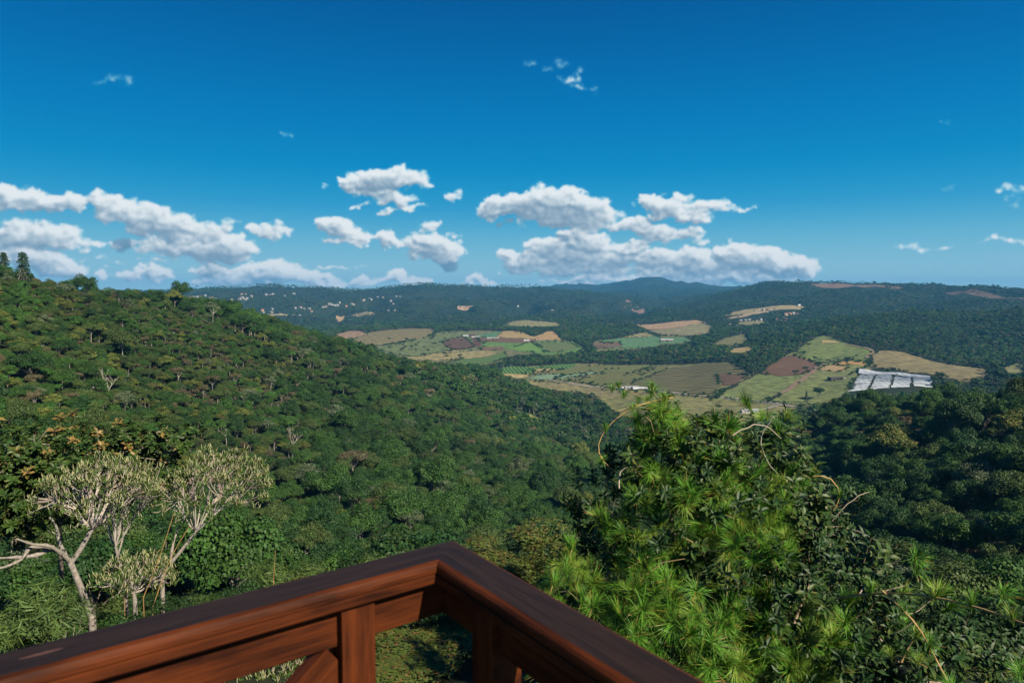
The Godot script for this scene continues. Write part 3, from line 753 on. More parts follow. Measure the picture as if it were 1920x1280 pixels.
func build_houses() -> void:
	var walls := [mat(Color(0.32, 0.315, 0.30)), mat(Color(0.36, 0.31, 0.24)), mat(Color(0.42, 0.27, 0.15))]
	var roofs := [mat(Color(0.30, 0.13, 0.08)), mat(Color(0.33, 0.33, 0.33)), mat(Color(0.16, 0.1, 0.07)), mat(Color(0.66, 0.66, 0.65))]
	var pane := mat(Color(0.03, 0.035, 0.04), 0.2)
	var wall_words := ["white", "cream", "ochre"]
	var roof_words := ["red tiled", "grey", "brown", "white"]
	var rng := RandomNumberGenerator.new()
	rng.seed = 21
	for h in HOUSES:
		var p := hit(h[0], h[1], 1900.0)
		var w: float = h[2] * 0.72
		var d := w * rng.randf_range(0.6, 0.8)
		var e := rng.randf_range(3.2, 6.4)
		var far: String = "on the far wooded range" if h[0] < 1200 else "in the hamlet below the plateau"
		var o := thing("house", "%s house under a %s roof %s" % [wall_words[h[3]], roof_words[h[4]], far], "house", p, "houses " + far)
		o.rotation.y = rng.randf_range(-0.7, 0.7)
		part("wall", gable(w, d, e, w * 0.2, walls[h[3]]), o)
		part("roof", pitched(w, d, e, w * 0.2, roofs[h[4]]), o)
		for s in [-0.25, 0.25]:
			part("window", slab(w * 0.14, 1.4, 0.12, 1.2, pane), o, Transform3D(Basis(), Vector3(w * s, 0, d / 2.0 + 0.03)))
		clear_box(h[0], h[1] - 0.5, 4.5, 2.2)
	# farm buildings in the valley: x, y, width, depth, eaves, rise, wall, roof, label
	for f in [[1567, 712, 22, 9, 3.6, 1.0, mat(Color(0.07, 0.06, 0.055)), mat(Color(0.07, 0.06, 0.06)), "barn with shade painted into its dark walls among green paddocks beside the dirt road", 0.25],  # dark wall colour holds the shade on the barn front
			[1408, 773, 17, 9, 3.2, 1.2, mat(Color(0.36, 0.37, 0.38)), mat(Color(0.30, 0.32, 0.34)), "small grey-roofed farmhouse on the tan pasture by the gravel road", 0.1],
			[1250, 640, 34, 16, 5.0, 1.5, mat(Color(0.16, 0.13, 0.11)), mat(Color(0.48, 0.48, 0.48)), "white-roofed open barn at the end of the green field", 0.0],
			[872, 631, 18, 10, 3.6, 1.4, mat(Color(0.4, 0.4, 0.38)), mat(Color(0.4, 0.42, 0.44)), "grey farm shed at the top of the curved brown road", 0.3],
			[892, 632, 24, 9, 1.8, 0.9, mat(Color(0.6, 0.6, 0.6)), mat(Color(0.5, 0.5, 0.5)), "long white farm shed beside the curved brown road", 0.05],
			[924, 634, 32, 8, 1.6, 0.8, mat(Color(0.6, 0.6, 0.58)), mat(Color(0.52, 0.52, 0.5)), "low white poultry house on the brown ploughed strip", 0.0],
			[987, 639, 16, 9, 2.6, 1.2, mat(Color(0.55, 0.55, 0.54)), mat(Color(0.52, 0.53, 0.54)), "white shed at the foot of the tan stubble hill", 0.2],
			[1008, 638, 14, 10, 3.2, 1.4, mat(Color(0.4, 0.33, 0.26)), mat(Color(0.28, 0.16, 0.11)), "brown-roofed hut at the foot of the tan stubble hill", 0.5],
			[1184, 729, 22, 10, 3.2, 1.2, mat(Color(0.4, 0.4, 0.4)), mat(Color(0.3, 0.31, 0.33)), "grey roadside shed next to the white crop tunnel", 0.1]]:
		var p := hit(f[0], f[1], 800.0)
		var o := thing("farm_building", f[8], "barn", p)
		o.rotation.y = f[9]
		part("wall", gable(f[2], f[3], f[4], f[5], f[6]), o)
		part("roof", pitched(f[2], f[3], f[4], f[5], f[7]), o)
		part("door", slab(f[2] * 0.2, f[4] * 0.75, 0.15, 0.0, pane), o, Transform3D(Basis(), Vector3(0, 0, f[3] / 2.0 + 0.05)))
		for s in [-0.3, 0.3]:
			part("window", slab(f[2] * 0.12, 1.1, 0.12, 1.3, pane), o, Transform3D(Basis(), Vector3(f[2] * s, 0, f[3] / 2.0 + 0.05)))
		if f[0] == 1567:
			part("annexe", slab(5, 4.0, 6, -0.5, walls[0]), o, Transform3D(Basis(), Vector3(13.6, 0, 0)))
		if f[0] == 1408:
			part("annexe", slab(4.5, 4.2, 6, -0.5, walls[0]), o, Transform3D(Basis(), Vector3(-10.9, 0, 1)))
		clear_box(f[0], f[1] - 1, 10, 5)
	# white crop tunnels by the road
	var film := mat(Color(0.42, 0.43, 0.45), 0.5)
	for q in [[1200, 729, 24.0], [1172, 728, 13.0]]:
		var acc := Acc.new()
		var pts := []
		var n := 7
		for side in 2:
			for k in n:
				var t := PI * k / (n - 1)
				acc.v.append(Vector3((side - 0.5) * q[2], sin(t) * 3.0, cos(t) * 4.0))
		for k in n - 1:
			for e in [k, k + 1, k + n, k + 1, k + n + 1, k + n]: acc.i.append(e)
		for k in range(1, n - 1):
			for e in [0, k, k + 1, n, n + k + 1, n + k]: acc.i.append(e)
		var o := single("crop_tunnel", acc.mesh(film), "long arched white plastic crop tunnel beside the gravel road" if q[0] == 1200 else "short arched white plastic crop tunnel beside the gravel road", "greenhouse")
		o.position = hit(q[0], q[1], 800.0) + Vector3(0, 0.3, 0)
		o.rotation.y = 0.12
		clear_box(q[0], q[1], 20, 5)
	# white netting over the beds beside the right-hand pasture: blocks of long strips
	var quad := [[1590, 735], [1612, 697], [1744, 711], [1700, 733]]
	var c00 := hit(quad[0][0], quad[0][1], 900.0)
	var c01 := hit(quad[1][0], quad[1][1], 900.0)
	var c11 := hit(quad[2][0], quad[2][1], 900.0)
	var c10 := hit(1752, 728, 900.0)
	var net := mat(Color(0.46, 0.50, 0.53), 0.6)
	clear_pixels(PackedVector2Array([Vector2(1584, 738), Vector2(1606, 690), Vector2(1752, 708), Vector2(1756, 730), Vector2(1700, 738)]))
	var cut := [[0.0, 0.3], [0.32, 0.62], [0.64, 0.87]]
	for band in 3:
		for col in 4:
			var o := thing("net_cover", ["white netting over crop beds nearest the wooded spur", "white netting over crop beds in the middle of the patch", "white netting over crop beds below the long net roof"][band], "netting", Vector3.ZERO, "blocks of white netting over the beds")
			var n := 7
			for k in n:
				if rng.randf() < 0.08: continue
				var t0 := lerpf(cut[band][0], cut[band][1], (k + rng.randf() * 0.1) / n)
				var t1 := lerpf(cut[band][0], cut[band][1], (k + 0.5 + rng.randf() * 0.25) / n)
				var s0 := col / 4.0 + 0.004 + rng.randf() * 0.02 + t0 * 0.03
				var s1 := (col + 1) / 4.0 - 0.006 - rng.randf() * 0.03 + t0 * 0.03
				var acc := Acc.new()
				for st in 9:
					var s := lerpf(s0, s1, st / 8.0)
					var e := c00.lerp(c10, s).lerp(c01.lerp(c11, s), t0)
					var g := c00.lerp(c10, s).lerp(c01.lerp(c11, s), t1)
					for j in [[e, 0.3], [e.lerp(g, 0.25), 1.5], [e.lerp(g, 0.5), 1.9], [e.lerp(g, 0.75), 1.5], [g, 0.3]]:
						acc.v.append(ground(j[0]) + Vector3(0, j[1] * 0.4 + 0.7 + 0.12 * sin(st * 2.1 + k), 0))
				for st in 8:
					for j in 4:
						var a := st * 5 + j
						for q in [a, a + 1, a + 5, a + 1, a + 6, a + 5]: acc.i.append(q)
				part("net_strip", acc.mesh(net), o)
	var roof := Acc.new()
	for st in 13:
		var s := st / 12.0
		for j in [[0.90, 1.6], [0.95, 3.6], [1.0, 4.4], [1.05, 3.4]]:
			roof.v.append(ground(c00.lerp(c10, s).lerp(c01.lerp(c11, s), j[0])) + Vector3(0, j[1] + 0.3, 0))
	for st in 12:
		for j in 3:
			var a := st * 4 + j
			for q in [a, a + 1, a + 4, a + 1, a + 5, a + 4]: roof.i.append(q)
	single("net_roof", roof.mesh(mat(Color(0.55, 0.58, 0.60), 0.6)), "long raised white net roof along the upper edge of the beds", "netting")
	# the white fence along the gravel road
	var fence := thing("roadside_fence", "white post and rail fence along the gravel road", "fence")
	var paint := mat(Color(0.7, 0.7, 0.68))
	var post := slab(0.5, 1.5, 0.5, -0.2, paint)
	var last := Vector3.ZERO
	for k in 64:
		var t := k / 63.0
		var p := hit(lerpf(1262, 1494, t), lerpf(736.5, 762.5, t) + sin(t * PI) * 0.8, 800.0)
		part("post", post, fence, Transform3D(Basis(), p))
		if k > 0:
			var rail := Acc.new()
			for y in [0.75, 1.15]:
				rail.tube([last + Vector3(0, y, 0), p + Vector3(0, y, 0)], [0.13, 0.13], 4, Color.WHITE)
			part("rail", rail.mesh(paint), fence)
		last = p

# ---------------------------------------------------------------- forest
const KINDS := [
	{"word": "dark green round-crowned", "col": Color(0.021, 0.054, 0.013), "R": 3.2, "H": 2.9, "base": 5.2, "clumps": 26, "flat": 0.8},
	{"word": "mid green domed", "col": Color(0.033, 0.080, 0.015), "R": 3.4, "H": 2.6, "base": 5.2, "clumps": 30, "flat": 0.75},
	{"word": "olive broad-topped", "col": Color(0.050, 0.082, 0.020), "R": 3.5, "H": 2.2, "base": 5.6, "clumps": 26, "flat": 0.65},
	{"word": "grey-green feathery", "col": Color(0.080, 0.110, 0.056), "R": 2.9, "H": 2.1, "base": 5.4, "clumps": 18, "flat": 0.6},
	{"word": "brownish thin-leaved", "col": Color(0.095, 0.082, 0.044), "R": 2.7, "H": 2.2, "base": 5.2, "clumps": 15, "flat": 0.65},
	{"word": "yellow-green blossoming", "col": Color(0.070, 0.100, 0.020), "R": 3.2, "H": 2.2, "base": 5.4, "clumps": 24, "flat": 0.6, "tips": Color(0.20, 0.17, 0.04), "tip_share": 0.25},
	{"word": "fresh green spreading", "col": Color(0.040, 0.102, 0.017), "R": 3.1, "H": 2.5, "base": 5.0, "clumps": 22, "flat": 0.75}]
const SHARES := [0.36, 0.63, 0.78, 0.84, 0.87, 0.90, 1.0]
var sight := PackedFloat32Array()
func build_sight() -> void:
	# for every bearing and distance the steepest line of sight that nearer ground leaves free
	sight.resize(ROWS * COLUMNS)
	for c in COLUMNS:
		var top := -9.0
		for r in ROWS:
			sight[r * COLUMNS + c] = top
			top = maxf(top, lut[r * COLUMNS + c] / exp(log(4.0) + r * 0.04))
func hidden(p: Vector3) -> bool:
	var r := sqrt(p.x * p.x + p.z * p.z)
	var c := clampi(int(rad_to_deg(atan2(p.x, -p.z)) + 60.5), 0, COLUMNS - 1)
	var q := clampi(int((log(r) - log(4.0)) / 0.04), 0, ROWS - 1)
	return p.y + 14.0 - sight[q * COLUMNS + c] * r < -maxf(10.0, r * 0.012)
func pick(rng: RandomNumberGenerator, patch: float) -> int:
	var v := clampf(rng.randf() * 0.75 + 0.25 * (patch * 0.5 + 0.5), 0.0, 0.999)
	for k in SHARES.size():
		if v < SHARES[k]: return k
	return 0
func build_forest() -> void:
	var rng := RandomNumberGenerator.new()
	rng.seed = 77
	var patch := FastNoiseLite.new()
	patch.seed = 8
	patch.frequency = 0.012
	var near_trees := []
	var near_meshes := []
	var mid_meshes := []
	var far_meshes := []
	for k in KINDS.size():
		for v in 2:
			var s: Dictionary = KINDS[k].duplicate()
			s.seed = 100 + k * 10 + v
			s.leaves = 9000 if k not in [3, 4] else 3600
			s.leaf = 0.23
			s.bark = Color(0.26, 0.24, 0.21) if k in [2, 3, 4] else Color(0.15, 0.13, 0.105)
			s.trunk = 0.15
			near_trees.append(make_tree(s))
			near_meshes.append(joined(near_trees[-1]))
			s.seed += 5
			s.leaves = 620
			s.leaf = 0.95
			s.limbs = 3
			mid_meshes.append(joined(make_tree(s)))
			s.leaves = 150
			s.leaf = 2.1
			s.clumps = 9
			s.limbs = 0
			far_meshes.append(joined(make_tree(s)))
	var rows := []
	for z in 3:
		rows.append([])
		for k in KINDS.size() * 2: rows[z].append(PackedFloat32Array())
	var bushes := PackedFloat32Array()
	for p in hedge:
		var size := rng.randf_range(0.32, 0.75) * (1.6 if rng.randf() < 0.06 else 1.0)
		bushes.append_array(row_of(p - Vector3(0, 2.2 * size, 0), rng.randf() * TAU, size * 1.1, size, Color.WHITE))
	var hedges := Node3D.new()
	hedges.name = "hedgerow"
	add_child(hedges)
	tag(hedges, "dark low hedge bushes strung along the edges of the fields", "hedge")
	hedges.set_meta("kind", "stuff")
	scatter(hedges, "bushes", mid_meshes[0], bushes)
	var singles := []
	# rings: inner radius, outer radius, spacing, size
	for ring in [[58.0, 105.0, 4.6, 1.0], [105.0, 190.0, 5.2, 1.2], [190.0, 440.0, 6.0, 1.4], [140.0, 480.0, 3.4, 0.68], [440.0, 1000.0, 6.8, 1.35], [1000.0, 2500.0, 8.6, 1.25], [2500.0, 5200.0, 16.0, 1.5], [5200.0, 7200.0, 25.0, 1.7]]:
		var s: float = ring[2]
		var scrub: bool = ring[3] < 0.9
		var z := -ring[1] as float
		while z < -ring[0] * 0.7:
			var reach := minf(ring[1], -z * 0.93 + 30.0)
			var x := -reach
			while x < reach:
				var p := Vector3(x + rng.randf_range(-0.45, 0.45) * s, 0, z + rng.randf_range(-0.45, 0.45) * s)
				x += s
				var r := sqrt(p.x * p.x + p.z * p.z)
				if r < ring[0] or r >= ring[1]: continue
				var b := atan2(p.x, -p.z)
				if absf(b) > 0.74: continue
				# the open, shrubby upper flank of the left-hand hill
				var open := smoothstep(-0.18, -0.42, b) * smoothstep(120.0, 190.0, r) * (1.0 if r < 480.0 else 0.0)
				if scrub and rng.randf() > open: continue
				if not scrub and rng.randf() < open * 0.86: continue
				p.y = height(p.x, p.z)
				if hidden(p): continue
				var w := patch.get_noise_2d(p.x, p.z)
				var k := pick(rng, w)
				if scrub and rng.randf() < 0.72: k = [2, 5, 6, 4, 2, 1][rng.randi() % 6]
				var size: float = ring[3] * rng.randf_range(0.55, 1.2) * (1.0 if rng.randf() > 0.1 else 1.4)
				if not scrub: size *= lerpf(1.0, 0.66, open)
				if r > 700.0 and (cleared(p) or cleared(p + Vector3(0, 7.0 * size, 0))): continue
				if r < 700.0 and cleared(p) and cleared(p + Vector3(0, 3.0, 0)): continue
				if r > 400.0 and r < 1000.0 and mask_at(p) == 2: size *= 0.4
				var v := k * 2 + rng.randi() % 2
				var tall := size * rng.randf_range(0.75, 1.3) * (0.7 if ring[3] >= 1.5 else 1.0)
				var e := [p, rng.randf() * TAU, size, tall, v]
				if r < 300.0 and not scrub:
					var q := project(p + Vector3(0, 5, 0))
					e.append(size / r * (1.0 if q.x > 0 and q.x < 1920 and q.y < 1240 else 0.0))
					singles.append(e)
				else:
					# stands of lighter and darker trees
					var stand := patch.get_noise_2d(p.x * 0.25 + 900.0, p.z * 0.25) * 0.55 + patch.get_noise_2d(p.x * 0.9, p.z * 0.9 + 500.0) * 0.3
					var kk := clampf(1.0 + stand + rng.randf_range(-0.16, 0.16), 0.5, 1.8)
					rows[0 if r < 700.0 else 1 if r < 2500.0 else 2][v].append_array(row_of(p, e[1], size, tall, Color(kk, kk, kk)))
			z += s
	singles.sort_custom(func(a, b): return a[5] > b[5])
	for k in singles.size():
		var e: Array = singles[k]
		if k < 300 and e[5] > 0.0:
			var right: bool = e[0].x > 60.0
			var side := "on the shaded spur below the white netting" if right else "on the long wooded slope beyond the railing"
			var o := thing("forest_tree", "%s %s forest tree %s" % ["tall" if e[2] > 1.5 else "small" if e[2] < 1.05 else "medium-sized", KINDS[e[4] / 2].word, side], "tree", e[0], "forest trees " + side)
			o.transform = Transform3D(Basis(Vector3.UP, e[1]).scaled(Vector3(e[2], e[3], e[2])), e[0])
			part("trunk", trunk_of(near_trees, e[4]), o)
			part("crown", crown_of(near_trees, e[4]), o)
		else:
			rows[0][e[4]].append_array(row_of(e[0], e[1], e[2], e[3], Color.WHITE))
	var words := ["mixed green forest covering the hillsides below the balcony", "dark woods between the fields on the valley floor", "distant woods covering the far range and plateau"]
	var total := 0
	for z in 3:
		var o := Node3D.new()
		o.name = numbered("forest")
		add_child(o)
		tag(o, words[z], "forest")
		o.set_meta("kind", "stuff")
		for k in KINDS.size() * 2:
			total += rows[z][k].size() / 16
			scatter(o, "trees", [near_meshes, mid_meshes, far_meshes][z][k], rows[z][k])
	print("trees ", singles.size(), " scattered ", total)
var split_meshes := {}
func trunk_of(list: Array, k: int) -> ArrayMesh:
	if not split_meshes.has([list, k, 0]): split_meshes[[list, k, 0]] = list[k][0].mesh(bark)
	return split_meshes[[list, k, 0]]
func crown_of(list: Array, k: int) -> ArrayMesh:
	if not split_meshes.has([list, k, 1]): split_meshes[[list, k, 1]] = list[k][1].mesh(foliage)
	return split_meshes[[list, k, 1]]

func araucaria(sd: int) -> Array:
	# a tall bare trunk under a flat candelabra of dark tufts
	var rng := RandomNumberGenerator.new()
	rng.seed = sd
	var wood := Acc.new()
	var crown := Acc.new()
	wood.tube([Vector3(0, -1, 0), Vector3(0.1, 6, 0), Vector3(0, 13.5, 0)], [0.45, 0.36, 0.25], 6, Color(0.10, 0.08, 0.06))
	for k in 13:
		var a := k * 2.4
		var w := rng.randf_range(2.4, 4.6)
		var e := Vector3(cos(a) * w, 13.2 + rng.randf_range(-0.8, 1.3), sin(a) * w)
		wood.tube([Vector3(0, 11.0 + k * 0.15, 0), Vector3(e.x * 0.6, e.y - 1.6, e.z * 0.6), e], [0.16, 0.12, 0.08], 4, Color(0.10, 0.08, 0.06))
		for j in 60:
			var d := on_ball(rng)
			var p := e + Vector3(d.x * 1.4, d.y * 0.7, d.z * 1.4)
			var along := (d + on_ball(rng) * 0.6).normalized()
			crown.leaf(p, along * 0.9, along.cross(on_ball(rng)).normalized() * 0.26, vary(rng, Color(0.026, 0.048, 0.02), 0.25))
	return [wood, crown]
func build_field_trees() -> void:
	var rng := RandomNumberGenerator.new()
	rng.seed = 31
	var kinds := [araucaria(1), araucaria(2), araucaria(3)]
	var spots := []
	for k in 30: spots.append([rng.randf_range(715, 868), rng.randf_range(639, 664), 1400.0, 0.8])
	for q in [[907, 653], [795, 676], [832, 671], [845, 668], [838, 676], [862, 676], [1126, 650], [1140, 651], [1133, 652], [1147, 653]]: spots.append([q[0], q[1], 1100.0, 1.0])
	for q in [[1492, 711, 1.0], [1510, 703, 0.9], [1516, 656, 0.9], [1589, 686, 1.0], [1347, 776, 0.75]]: spots.append([q[0], q[1], 820.0, q[2]])
	for k in spots.size():
		var q: Array = spots[k]
		var p := hit(q[0], q[1], q[2])
		var what: String = "dark flat-topped araucaria scattered over the far green pasture" if k < 40 else ["tall araucaria standing in the green paddock left of the dirt road", "slender araucaria at the edge of the ploughed field by the dirt road", "small araucaria on the upper green pasture", "araucaria on the orange bare ground", "small araucaria near the grey-roofed farmhouse"][k - 40]
		var o := thing("araucaria_tree", what, "tree", p, "araucarias on the far pasture" if k < 40 else "")
		var s: float = q[3] * rng.randf_range(0.8, 1.1)
		o.transform = Transform3D(Basis(Vector3.UP, rng.randf() * TAU).scaled(Vector3.ONE * s), p)
		part("trunk", trunk_of(kinds, k % 3), o)
		part("crown", crown_of(kinds, k % 3), o)
	# single trees and hedges standing in the fields
	var round_trees := []
	for v in 2:
		round_trees.append(make_tree({"seed": 500 + v, "R": 4.6, "H": 4.6, "base": 5.6, "clumps": 24, "leaves": 1500, "leaf": 0.85, "col": Color(0.018, 0.042, 0.013), "trunk": 0.3}))
	for v in 2:
		round_trees.append(make_tree({"seed": 510 + v, "R": 3.0, "H": 7.0, "base": 8.6, "clumps": 26, "leaves": 1500, "leaf": 0.85, "col": Color(0.017, 0.036, 0.013), "trunk": 0.3, "cone": true}))
	var where := [[1676, 700, 1.0, 0], [1664, 700, 0.8, 1], [1762, 716, 1.5, 0], [1752, 718, 0.9, 1], [1528, 676, 0.9, 0], [1518, 678, 0.7, 1], [1508, 677, 0.6, 0], [1500, 675, 0.55, 1], [1565, 717, 0.45, 1], [1535, 748, 1.7, 0], [1512, 756, 1.0, 2], [1870, 716, 1.9, 0], [1855, 720, 1.4, 1], [1885, 718, 1.6, 0], [1365, 784, 1.1, 1], [1690, 703, 0.7, 1], [1700, 704, 0.6, 0], [1712, 705, 0.6, 1], [1600, 672, 0.5, 0], [1606, 670, 0.6, 1], [1632, 672, 0.8, 0], [1634, 664, 0.7, 1], [1215, 700, 0.9, 0], [1200, 702, 0.8, 1], [1188, 703, 0.8, 0], [1176, 705, 0.8, 1], [1224, 698, 0.9, 0], [1208, 705, 0.7, 1], [1136, 696, 0.7, 0], [1148, 695, 0.7, 1], [1160, 694, 0.6, 0]]
	for q in where:
		var p := hit(q[0], q[1], 820.0 if q[0] != 1870 else 700.0)
		var o := thing("field_tree", "dark bushy tree standing at the edge of the fields" if q[3] < 2 else "narrow dark conifer standing by the green paddock", "tree", p, "dark trees at the field edges" if q[3] < 2 else "")
		o.transform = Transform3D(Basis(Vector3.UP, rng.randf() * TAU).scaled(Vector3.ONE * q[2]), p)
		part("trunk", trunk_of(round_trees, q[3]), o)
		part("crown", crown_of(round_trees, q[3]), o)
	# conifers on the skyline of the left-hand hill
	var pines := []
	for v in 2:
		pines.append(make_tree({"seed": 520 + v, "R": 3.8, "H": 5.6, "base": 6.6, "clumps": 34, "leaves": 4200, "leaf": 0.5, "aspect": 0.16, "col": Color(0.022, 0.052, 0.022), "trunk": 0.3, "cone": true, "limbs": 14}))
	pines.append(make_tree({"seed": 530, "R": 3.6, "H": 3.4, "base": 5.4, "clumps": 20, "leaves": 3000, "leaf": 0.45, "col": Color(0.024, 0.055, 0.022), "trunk": 0.28}))
	for q in [[45, 545, 368.0, 1.35, 0, "tall dense pine at the grassy gap on the hilltop"], [8, 520, 376.0, 1.15, 1, "pine at the hilltop behind the grassy gap"], [125, 528, 400.0, 1.15, 2, "round dark tree standing on the hill skyline"], [222, 544, 430.0, 1.0, 1, "lone small pine rising from the hill skyline"], [30, 560, 300.0, 0.5, 2, "low dark bush beside the grassy gap on the hilltop"]]:
		var p := ground(at(q[0], q[1], q[2]))
		var o := thing("pine_tree" if q[4] < 2 else "skyline_tree", q[5], "tree", p)
		o.transform = Transform3D(Basis(Vector3.UP, q[0]).scaled(Vector3.ONE * q[3]), p)
		part("trunk", trunk_of(pines, q[4]), o)
		part("crown", crown_of(pines, q[4]), o)
	# bare pale trees among the forest
	var snag := []
	for v in 3:
		var acc := Acc.new()
		var r2 := RandomNumberGenerator.new()
		r2.seed = 900 + v
		branch(acc, r2, Vector3(0, -1, 0), Vector3(0.05, 1, 0), 4.5, 0.16, 4, Color(0.42, 0.38, 0.33))
		snag.append(acc.mesh(bark))
	for q in [[560, 985, 120], [640, 1000, 118], [1205, 1040, 115], [470, 690, 330], [200, 700, 240], [545, 800, 280], [880, 900, 240], [420, 760, 250], [1690, 950, 170], [1760, 880, 210], [655, 960, 150]]:
		var p := ground(at(q[0], q[1], q[2]))
		var o := single("bare_tree", snag[q[0] % 3], "bare pale-barked tree rising from the forest canopy", "tree", "bare pale trees in the forest")
		o.transform = Transform3D(Basis(Vector3.UP, q[1]).scaled(Vector3.ONE * 0.9), p)
func branch(acc: Acc, rng: RandomNumberGenerator, p: Vector3, d: Vector3, l: float, r: float, depth: int, col: Color) -> void:
	var mid := p + d * l * 0.5 + on_ball(rng) * l * 0.06
	var e := p + (d + on_ball(rng) * 0.15).normalized() * l
	acc.tube([p, mid, e], [r, r * 0.85, r * 0.7], 5 if r > 0.03 else 3, vary(rng, col, 0.12))
	if depth == 0: return
	for k in (2 if rng.randf() < 0.6 else 3):
		branch(acc, rng, e, (d + on_ball(rng) * 0.75 + Vector3(0, 0.12, 0)).normalized(), l * rng.randf_range(0.55, 0.78), r * 0.62, depth - 1, col)

# ---------------------------------------------------------------- plants close to the balcony
func sprig(sd: int, n: int, l: float, leaf_l: float, leaf_w: float, col: Color, tip: Color, pale_share := 0.0, pale := Color.BLACK) -> ArrayMesh:
	# a twig with leaves spiralling round it, growing along +y
	var rng := RandomNumberGenerator.new()
	rng.seed = sd
	var acc := Acc.new()
	acc.tube([Vector3(0, -l * 0.4, 0), Vector3(0, l * 0.4, 0), Vector3(0.01, l, 0.01)], [0.004, 0.003, 0.002], 3, Color(0.16, 0.11, 0.06))
	for k in n:
		var a := k * 2.4
		var y := l * (0.15 + 0.85 * k / n)
		var out := Vector3(cos(a), rng.randf_range(0.25, 0.9), sin(a)).normalized()
		var side := out.cross(Vector3.UP).normalized()
		var up := side.cross(out).normalized()
		var s := rng.randf_range(0.7, 1.15)
		var c := vary(rng, col, 0.25)
		if rng.randf() < pale_share: c = vary(rng, pale, 0.15)  # a random share of leaves takes the paler colour
		acc.broad_leaf(Vector3(0, y, 0), out * leaf_l * s, side * leaf_w * s, up, c, c.lerp(tip, rng.randf()))
	return acc.mesh(gloss)
var gloss: StandardMaterial3D
func tuft(sd: int, n: int, l: float, col: Color) -> ArrayMesh:
	# a whorl of thin bamboo leaves at a node, spreading round +y
	var rng := RandomNumberGenerator.new()
	rng.seed = sd
	var acc := Acc.new()
	var lean := on_ball(rng)
	for k in n:
		var a := rng.randf() * TAU
		var d := (Vector3(cos(a), rng.randf_range(0.3, 3.2), sin(a)).normalized() + lean * 0.5).normalized()
		var len := l * rng.randf_range(0.55, 1.15)
		var side := d.cross(Vector3.UP).normalized()
		var c := vary(rng, col, 0.28)
		if rng.randf() < 0.07: c = vary(rng, Color(0.26, 0.19, 0.04), 0.2)
		var p0 := d * 0.01 + Vector3(0, rng.randf_range(-0.1, 0.03), 0)
		var p1 := d * len * 0.5
		var p2 := d * len + Vector3(0, -len * rng.randf_range(0.05, 0.3), 0)
		var w := 0.0023 * rng.randf_range(0.8, 1.3)
		var q := acc.v.size()
		for v in [p0 - side * w * 0.5, p0 + side * w * 0.5, p1 - side * w, p1 + side * w, p2]:
			acc.v.append(v)
			acc.c.append(c)
		for t in [0, 2, 1, 1, 2, 3, 2, 4, 3]: acc.i.append(q + t)
	return acc.mesh(blade)
var blade: StandardMaterial3D
func facing(y: Vector3, turn: float) -> Basis:
	var x := y.cross(Vector3(0.3, 0.1, 0.9)).normalized()
	return Basis(x, y, x.cross(y)).rotated(y, turn)
func in_lobes(rng: RandomNumberGenerator, lobes: Array, inner: float) -> Array:
	# [point in the shell of one of the lobes, outward direction]
	var sum := 0.0
	for e in lobes: sum += e[2] * e[3]
	var v := rng.randf() * sum
	var e: Array = lobes[0]
	for q in lobes:
		v -= q[2] * q[3]
		if v <= 0.0:
			e = q
			break
	var d := on_ball(rng)
	if rng.randf() < 0.6 and d.z < 0.0: d.z = -d.z
	var c := at(e[0], e[1], e[4])
	var k: float = e[4] / F * 1.06
	return [c + Vector3(d.x * e[2] * k, d.y * e[3] * k, d.z * (e[2] + e[3]) * 0.5 * k * 0.8) * rng.randf_range(inner, 1.04), d]
func cane(acc: Acc, line: Array, r0: float, r1: float, col: Color) -> Array:
	# a smooth curve through [x, y, distance] spots; returns its points
	var curve := Curve3D.new()
	for k in line.size():
		var p := at(line[k][0], line[k][1], line[k][2])
		var a := at(line[maxi(k - 1, 0)][0], line[maxi(k - 1, 0)][1], line[maxi(k - 1, 0)][2])
		var b := at(line[mini(k + 1, line.size() - 1)][0], line[mini(k + 1, line.size() - 1)][1], line[mini(k + 1, line.size() - 1)][2])
		curve.add_point(p, (a - b) / 6.0, (b - a) / 6.0)
	curve.bake_interval = 0.05
	var pts := []
	var radii := []
	var n := maxi(6, int(curve.get_baked_length() / 0.09))
	for k in n + 1:
		pts.append(curve.sample_baked(curve.get_baked_length() * k / n, true))
		radii.append(lerpf(r0, r1, float(k) / n) * (1.35 if k % 3 == 0 else 1.0))
	acc.tube(pts, radii, 5, col)
	return pts
